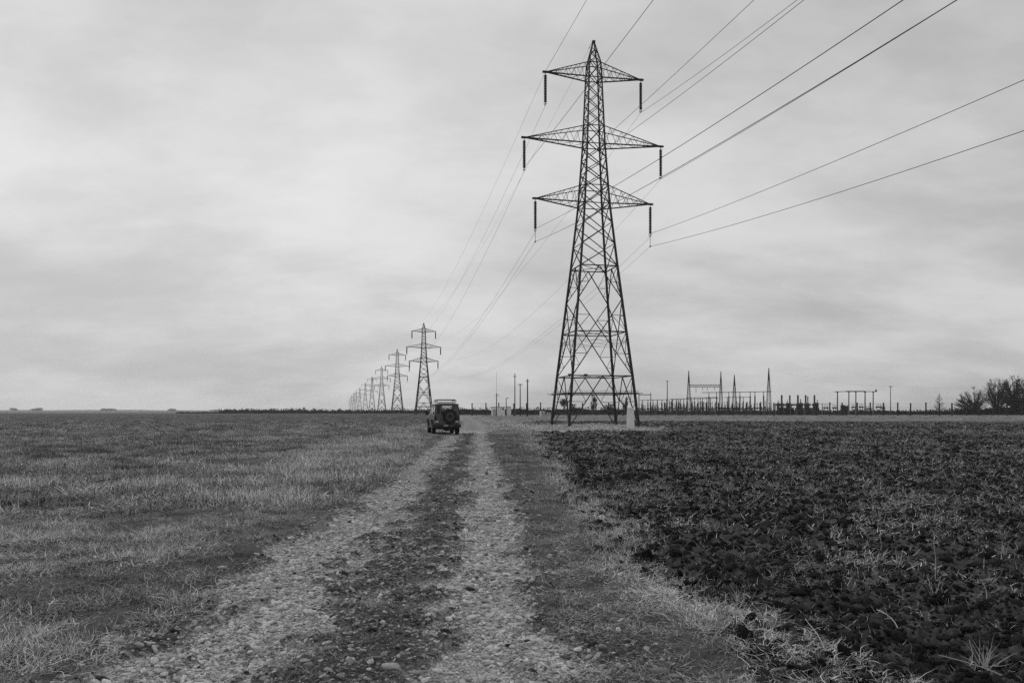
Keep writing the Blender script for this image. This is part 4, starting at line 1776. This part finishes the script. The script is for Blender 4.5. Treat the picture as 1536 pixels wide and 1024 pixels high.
# rank of loose posts and switches among the busbars
GP = 'equipment posts in the substation'
rgp = random.Random(77)
proto = empty('equipment_post', (0, 0, 0))
tag(proto, 'grey equipment post in the crowded rank behind the substation fence', 'equipment post', GP)
b = MB()
b.box(-.14, -.14, -.2, .14, .14, 2.9)
b.box(-.4, -.25, 2.9, .4, .25, 3.2)
b.build('support_post', M['midbox'], proto)
b = MB()
ins_stack(b, 0, 0, 3.2, 5.6, .2, 7)
b.build('post_insulator', M['ins'], proto)
first = True
for px in list(np.arange(956, 1158, 2.9)):
    p = proto if first else copy_tree(proto)
    first = False
    d = rgp.uniform(304, 350)
    p.location = (gx(px + rgp.uniform(-1.6, 1.6), d), d, 0)
    k = rgp.uniform(.62, 1.05)
    p.scale = (rgp.uniform(.6, 1.15), 1, k)
proto2 = empty('switch_stand', (0, 0, 0))
tag(proto2, 'low dark switchgear stand with a crossbar behind the substation fence', 'switchgear', 'switchgear stands in the substation')
b = MB()
b.box(-1.5, -.15, -.2, -1.2, .15, 2.6)
b.box(1.2, -.15, -.2, 1.5, .15, 2.6)
b.box(-2.3, -.25, 2.5, 2.3, .25, 2.95)
b.build('stand_frame', M['darkbox'], proto2)
b = MB()
for x in (-1.5, 0, 1.5):
    ins_stack(b, x, 0, 2.85, 4.0, .22, 4)
b.build('insulator_rack', M['ins'], proto2)
b = MB()
b.box(-.5, -.35, .5, .5, .35, 1.8)
b.build('control_box', M['darkbox'], proto2)
first = True
for px in (962, 975, 988, 1001, 1013, 1026, 1040, 1052, 1066, 1079, 1088, 1097, 1106, 1114, 1123, 1136, 1147, 1239, 1252, 1268, 1281, 1292, 1303, 1318, 1325):
    p = proto2 if first else copy_tree(proto2)
    first = False
    d = rgp.uniform(306, 345)
    p.location = (gx(px, d), d, 0)
    k = rgp.uniform(.8, 1.1) if px < 1200 else rgp.uniform(.95, 1.25)
    p.scale = (rgp.uniform(.55, .95) if px < 1200 else rgp.uniform(.35, .6), 1, k)


# heavy transformers with tall bushings
def transformer(px0, px1, d, bush, label, rad):
    x0, x1 = gx(px0, d), gx(px1, d)
    root = empty('transformer', ((x0 + x1) / 2, d, 0))
    w = (x1 - x0) / 2
    ztop = gz(605.8, d)
    b = MB()
    b.box(-w * .8, -1.2, -.2, w * .8, 1.2, 2.7)
    b.box(-w * .86, -1.3, 2.7, w * .86, 1.3, 2.95)
    b.build('tank', M['darkbox'], root, .05)
    b = MB()
    n = int(w * 2 / .45)
    for i in range(n):
        x = -w * .78 + w * 1.56 * i / max(1, n - 1)
        b.box(x - .06, -1.75, .4, x + .06, -1.22, 2.4)
    b.build('radiator', M['midbox'] if rad else M['darkbox'], root)
    b = MB()
    b.tube([(-w, 0, ztop - .35), (w, 0, ztop - .35)], .34, 10)
    b.box(-w * .7, -.1, 2.95, -w * .6, .1, ztop - .5)
    b.box(w * .6, -.1, 2.95, w * .7, .1, ztop - .5)
    b.build('conservator', M['darkbox'], root, smooth=False)
    for bp_, r_, tp in bush:
        x = gx(bp_, d) - (x0 + x1) / 2
        b = MB()
        b.tube([(x, 0, -.1), (x, 0, ztop)], .55, 10)
        b.lathe([(.6, ztop), (.6, ztop + .3), (.5, ztop + .5)], (x, 0, 0), 10)
        zt = gz(tp, d)
        r_ *= 1.25
        ins_stack(b, x, 0, ztop + .5, zt - .3, r_, 8, 10)
        b.tube([(x, 0, ztop + .4), (x, 0, zt - .3)], r_ * .7, 8)
        b.lathe([(r_ * .5, zt - .3), (r_ * .55, zt - .1), (.06, zt)], (x, 0, 0), 8)
        b.build('bushing', M['ins'], root)
    tag(root, label, 'transformer', 'transformers in the substation')


transformer(1164, 1192, 322, ((1172.7, .36, 591.8), (1167.5, .16, 600), (1181, .16, 600), (1184.8, .33, 592.2)), 'dark transformer with two tall bushings right of the tallest mast', False)
transformer(1193, 1203, 324, ((1197, .38, 591.8), (1201, .2, 598)), 'narrow transformer with one thick bushing, middle of the group', True)
transformer(1205, 1216, 324, ((1208.6, .34, 591.8), (1211.8, .22, 593.5)), 'transformer with two bushings close together', True)
transformer(1218, 1228, 324, ((1221.8, .36, 591.9), (1226, .18, 599)), 'transformer at the right end of the group, by the fence post', True)
b = MB()
d = 320
b.tube([(gx(1160, d), 0, gz(605.2, d)), (gx(1250, d), 0, gz(605.2, d))], .07, 6)
for px in (1163, 1176, 1186, 1207, 1233.5):
    b.box(gx(px, d) - .13, -.13, -.2, gx(px, d) + .13, .13, gz(605.2, d))
o = b.build('pipe_rail', M['greypole'], loc=(0, d, 0))
tag(o, 'thin horizontal rail on posts in front of the transformers', 'rail')

# right gantry
d = 305
x0 = gx(1251, d)
root = empty('gantry', (x0, d, 0))
b = MB()
z = gz(587.2, d)
b.tube([(0, 0, z), (gx(1270, d) - x0, 0, z + .05), (gx(1316, d) - x0, 0, z + .02)], .13, 6)
b.box(gx(1269, d) - x0, -.2, z + .1, gx(1298, d) - x0, .2, z + .32)
b.build('crossbeam', M['greypole'], root)
for px, m_ in ((1256.2, 'darkbox'), (1273.3, 'greypole'), (1283.8, 'greypole'), (1297.6, 'darkbox'), (1309.8, 'greypole')):
    b = MB()
    x = gx(px, d) - x0
    b.tube([(x, 0, -.2), (x + .05, 0, z)], [.26, .2], 8)
    b.box(x - .3, -.25, z - .3, x + .3, .25, z + .12)
    b.build('gantry_post', M[m_], root)
b = MB()
x = gx(1314, d) - x0
b.box(x - .25, -.2, z + .1, x + .25, .2, z + .45)
b.box(x - .12, -.15, z + .45, x + .3, .15, z + .85)
b.build('camera_box', M['darkbox'], root)
tag(root, 'five legged gantry with a thin flat crossbeam right of the transformers', 'gantry')
# small portal beside the near pylon
d = 300
x0 = gx(957.5, d)
root = empty('portal_frame', (x0, d, 0))
zt = gz(591.8, d)
L_ = gx(976.7, d) - x0
for px, tp in ((958.5, 589.5), (976.2, 589)):
    b = MB()
    x = gx(px, d) - x0
    b.tube([(x, 0, -.2), (x, 0, gz(tp, d))], .17, 6)
    b.build('portal_post', M['greypole'], root)
b = MB()
b.box(.3, -.12, zt - .15, L_, .12, zt + .15)
b.build('crossbeam', M['greypole'], root)
tag(root, 'small two post portal just right of the near pylon', 'portal')

# square blocks behind the gantry
for i, (px, w, top, lab) in enumerate(((1264, 4, 608, 'square dark block left of the second gantry post'), (1269.5, 3.6, 609, 'smaller square dark block touching the second gantry post'))):
    d = 318
    b = MB()
    hw_ = w / F * d / 2
    h_ = gz(top, d)
    b.box(-hw_, -.8, -.2, hw_, .8, h_)
    b.box(-hw_ - .08, -.9, h_, hw_ + .08, .9, h_ + .15)
    b.box(-hw_ * .6, -.86, .3, hw_ * .6, -.8, h_ * .8)
    o = b.build('switch_cabinet', M['darkbox'], loc=(gx(px, d), d, 0))
    tag(o, lab, 'cabinet')


# ------------------------------------------------------------------ poles
def pole(px, top, d, r, label, material, cross=(), lean=0.0, name='utility_pole', extra=None):
    root = empty(name, (gx(px, d), d, 0))
    h = gz(top, d)
    b = MB()
    b.tube([(0, 0, -.3), (lean * .5, 0, h * .5), (lean, 0, h)], [r, r * .85, r * .65], 8)
    b.build('shaft', M[material], root, smooth=True)
    for cy, half in cross:
        z = gz(cy, d)
        b = MB()
        b.box(-half, -.1, z - .07, half, .0 - .02, z + .07)
        for x in (-half * .85, half * .85):
            ins_stack(b, x, -.06, z + .07, z + .4, .1, 3, 6)
        b.build('crossarm', M[material], root)
    if extra:
        extra(root, h)
    tag(root, label, 'pole')
    return root


def lamp_head(root, h):
    b = MB()
    b.tube([(0, 0, h - .6), (.2, -.1, h - .1), (.7, -.15, h)], .05, 5)
    b.poly([(.2, -.3, h - .25), (1.0, -.3, h + .12), (1.0, .1, h + .12), (.2, .1, h - .25)])
    b.box(.25, -.3, h - .02, .95, .05, h + .1)
    b.build('lamp_head', M['midbox'], root)


def mast_arm(root, h):
    z = gz(593, 250)
    b = MB()
    b.bar((-.6, 0, z), (.5, 0, z), .06)
    b.bar((0, 0, z + .7), (.95, -.1, z - .15), .07)
    b.build('crossarm', M['wood'], root)
    b = MB()
    b.tube([(0, 0, -.2), (0, 0, z + .5)], .14, 6)
    b.build('lower_shaft', M['wood'], root)


pole(744.8, 557, 250, .045, 'thin aerial mast in front of the pale kiosk', 'greypole', extra=mast_arm, name='aerial_mast')
pole(759.3, 596.5, 250, .16, 'short lamp post beside the pale kiosk', 'wood', extra=lamp_head, name='lamp_post')
pole(772.3, 560, 252, .2, 'tallest slim grey utility pole right of the pale kiosk', 'greypole', ((565, .45),))
pole(780.3, 575, 252, .19, 'shortest utility pole, between the tallest and the thick dark one', 'wood', ((577, .7),))
pole(791.3, 568, 244, .24, 'thick dark utility pole nearest the near pylon', 'wood', ((572, .55),))
pole(1001, 570.2, 318, .24, 'lone tapered grey pole left of the high beam', 'greypole', ((572, .5),), name='tapered_pole')
pole(1336, 578.4, 300, .18, 'slim pole standing alone right of the gantry', 'greypole', ((580, .6),))

# faint wires out of the slim pole
for (a_, b_, lab) in (((1153.3, 553, 322), (1336, 579, 300), 'faint wire sagging from the tallest mast to the slim pole'), ((1336, 579, 300), (1700, 574, 330), 'faint wire from the slim pole toward the right edge')):
    span(at(*a_), at(*b_), 1.6, .012, lab, None, 16)


# ------------------------------------------------------------------ kiosks, boxes and slab
def kiosk(px0, px1, top, d, m_, label, window=None, door=True):
    root = empty('kiosk', (gx((px0 + px1) / 2, d), d, 0))
    w = (px1 - px0) / F * d / 2
    h = gz(top, d)
    b = MB()
    b.box(-w, -1.3, -.2, w, 1.3, h - .12)
    for i in range(1, 6):
        x = -w + 2 * w * i / 6
        b.box(x - .02, -1.325, .1, x + .02, -1.303, h - .2)
    b.build('wall', M[m_], root)
    b = MB()
    b.box(-w - .1, -1.42, h - .12, w + .1, 1.42, h)
    b.build('roof', M['greybox'], root)
    if door:
        b = MB()
        b.box(-w * .72, -1.345, 0, -w * .72 + .95, -1.328, 2.05)
        b.build('door', M['greybox'], root)
    if window:
        b = MB()
        x = gx(window[0], d) - gx((px0 + px1) / 2, d)
        z = gz(window[1], d)
        b.box(x - .25, -1.35, z - .25, x + .25, -1.33, z + .25)
        b.build('vent', M['darkbox'], root)
    tag(root, label, 'kiosk')


kiosk(737, 757.3, 609.8, 254, 'white', 'long pale kiosk behind the aerial mast, left of the lamp post', (754.6, 613.3))
kiosk(759, 766.8, 609.4, 256, 'white', 'narrow pale kiosk right of the lamp post', None, False)


def small_box(px0, px1, top, d, m_, label):
    b = MB()
    w = (px1 - px0) / F * d / 2
    h = gz(top, d)
    b.box(-w, -.6, -.1, w, .6, h - .1)
    b.prism([(-w - .06, h - .1), (w + .06, h - .1), (w, h + .04), (-w, h + .04)], -.68, .68, 'y')
    b.box(-w * .7, -.63, .25, w * .7, -.605, h * .8)
    o = b.build('meter_cabinet', M[m_], loc=(gx((px0 + px1) / 2, d), d, 0))
    tag(o, label, 'cabinet')


small_box(809.6, 812.2, 616, 262, 'white', 'small white cabinet, left of the pair by the fence')
small_box(813.6, 817.6, 615.7, 264, 'greybox', 'wider light grey cabinet, right of the pair by the fence')
small_box(820, 826, 618.3, 266, 'greybox', 'low grey box right of the cabinet pair, beside the pylon leg')

# pale concrete slab at the foot of the near pylon
d = 73.5
b = MB()
w = 11.2 / F * d / 2
h = gz(611, d)
out = [(-w, -.15), (w, -.15), (w * 1.0, h * .55), (w * .86, h * .9), (w * .6, h), (-w * .82, h * .985), (-w * .95, h * .6)]
b.prism(out, -.16, .16, 'y')
o = b.build('concrete_slab', M['concrete'], None, .02, loc=(gx(945.7, d), d, 0))
tag(o, 'upright pale concrete slab at the right foot of the near pylon', 'concrete slab')


# ------------------------------------------------------------------ haze
def haze():
    b = MB()
    b.box(-4200, -160, -4, 4200, 4400, 47)
    o = b.build('haze', M['white'])
    o['kind'] = 'stuff'
    o['label'] = 'thin grey haze over the plain'
    m = bpy.data.materials.new('haze')
    m.use_nodes = True
    nt = m.node_tree
    nt.nodes.clear()
    out = nt.nodes.new('ShaderNodeOutputMaterial')
    v = nt.nodes.new('ShaderNodeVolumePrincipled')
    v.inputs['Color'].default_value = grey(0.97)
    v.inputs['Density'].default_value = HAZE
    v.inputs['Anisotropy'].default_value = 0.55
    nt.links.new(v.outputs[0], out.inputs['Volume'])
    o.data.materials.clear()
    o.data.materials.append(m)


HAZE = 0.00013
haze()

# ------------------------------------------------------------------ sky and sun
SKX, SKY_ = 15.87, 16.44
SUN_EL, SUN_AZ = R(38), R(-28)            # azimuth measured from straight ahead, left negative
wld = bpy.data.worlds.new('World')
scene.world = wld
wld.use_nodes = True
nt = wld.node_tree
N, L = nt.nodes, nt.links
bg = N['Background']
bg.inputs['Strength'].default_value = 0.1
sky = N.new('ShaderNodeTexSky')
sky.sky_type = 'NISHITA'
sky.sun_disc = False
sky.sun_elevation = SUN_EL
sky.sun_rotation = SUN_AZ
sky.dust_density = 3.0
sky.air_density = 1.0
bw = N.new('ShaderNodeRGBToBW')
L.new(sky.outputs[0], bw.inputs[0])
tc = N.new('ShaderNodeTexCoord')
sep = N.new('ShaderNodeSeparateXYZ')
L.new(tc.outputs['Generated'], sep.inputs[0])


def math_(op, a, b=None, c=None):
    n = N.new('ShaderNodeMath')
    n.operation = op
    for i, v in enumerate((a, b, c)):
        if v is None:
            continue
        if isinstance(v, (int, float)):
            n.inputs[i].default_value = v
        else:
            L.new(v, n.inputs[i])
    return n.outputs[0]


zc = math_('MAXIMUM', sep.outputs[2], 0.0)
den = math_('ADD', zc, 0.30)
ux = math_('DIVIDE', sep.outputs[0], den)
uy = math_('DIVIDE', sep.outputs[1], den)
cmb = N.new('ShaderNodeCombineXYZ')
L.new(ux, cmb.inputs[0])
L.new(uy, cmb.inputs[1])


def cloud(scale, detail, rough, dist, off, sx=1.0, sy=1.0):
    mp = N.new('ShaderNodeMapping')
    mp.inputs['Location'].default_value = off
    mp.inputs['Scale'].default_value = (sx, sy, 1)
    L.new(cmb.outputs[0], mp.inputs['Vector'])
    n = N.new('ShaderNodeTexNoise')
    n.inputs['Scale'].default_value = scale
    n.inputs['Detail'].default_value = detail
    n.inputs['Roughness'].default_value = rough
    n.inputs['Distortion'].default_value = dist
    L.new(mp.outputs[0], n.inputs['Vector'])
    return n.outputs['Fac']


def rng_(src, f0, f1, t0, t1):
    r = N.new('ShaderNodeMapRange')
    r.interpolation_type = 'SMOOTHSTEP'
    for k_, v_ in (('From Min', f0), ('From Max', f1), ('To Min', t0), ('To Max', t1)):
        r.inputs[k_].default_value = v_
    L.new(src, r.inputs['Value'])
    return r.outputs['Result']


c1 = rng_(cloud(0.85, 3, .5, .2, (SKX, SKY_, 0)), .32, .68, 0.0, 1.0)
c2 = rng_(cloud(2.2, 5, .52, .25, (4.365, 2.355, 3), 1.0, 1.5), .3, .7, 0.0, 1.0)
c3 = rng_(cloud(6.5, 5, .55, .2, (1.7, 9.2, 5), 1.0, 1.4), .3, .7, 0.0, 1.0)
cl = math_('MULTIPLY_ADD', c1, .54, math_('MULTIPLY_ADD', c2, .30, math_('MULTIPLY', c3, .16)))
lum = math_('MULTIPLY', rng_(cl, 0.0, 1.0, 4.5, 7.2), rng_(zc, 0.0, 0.22, 0.94, 1.0))   # cloud sheet, a little duller low down
clear = math_('MINIMUM', bw.outputs[0], 14.0)
mix = math_('ADD', math_('MULTIPLY', lum, .88), math_('MULTIPLY', clear, .12))
L.new(mix, bg.inputs['Color'])

sun = bpy.data.lights.new('sun', 'SUN')
sun.energy = 0.9
sun.angle = R(25)
suno = bpy.data.objects.new('sun', sun)
COL.objects.link(suno)
sd = Vector((math.sin(SUN_AZ) * math.cos(SUN_EL), math.cos(SUN_AZ) * math.cos(SUN_EL), math.sin(SUN_EL)))
suno.rotation_euler = (-sd).to_track_quat('-Z', 'Y').to_euler()
suno.location = (-20, 20, 60)

# ------------------------------------------------------------------ picture settings
vs = scene.view_settings
vs.view_transform = 'Standard'
vs.look = 'None'
vs.exposure = 0.0
vs.gamma = 1.0
scene.cycles.volume_bounces = 1
scene.cycles.max_bounces = 5
scene.cycles.transparent_max_bounces = 12
scene.cycles.use_denoising = False
scene.cycles.use_adaptive_sampling = False
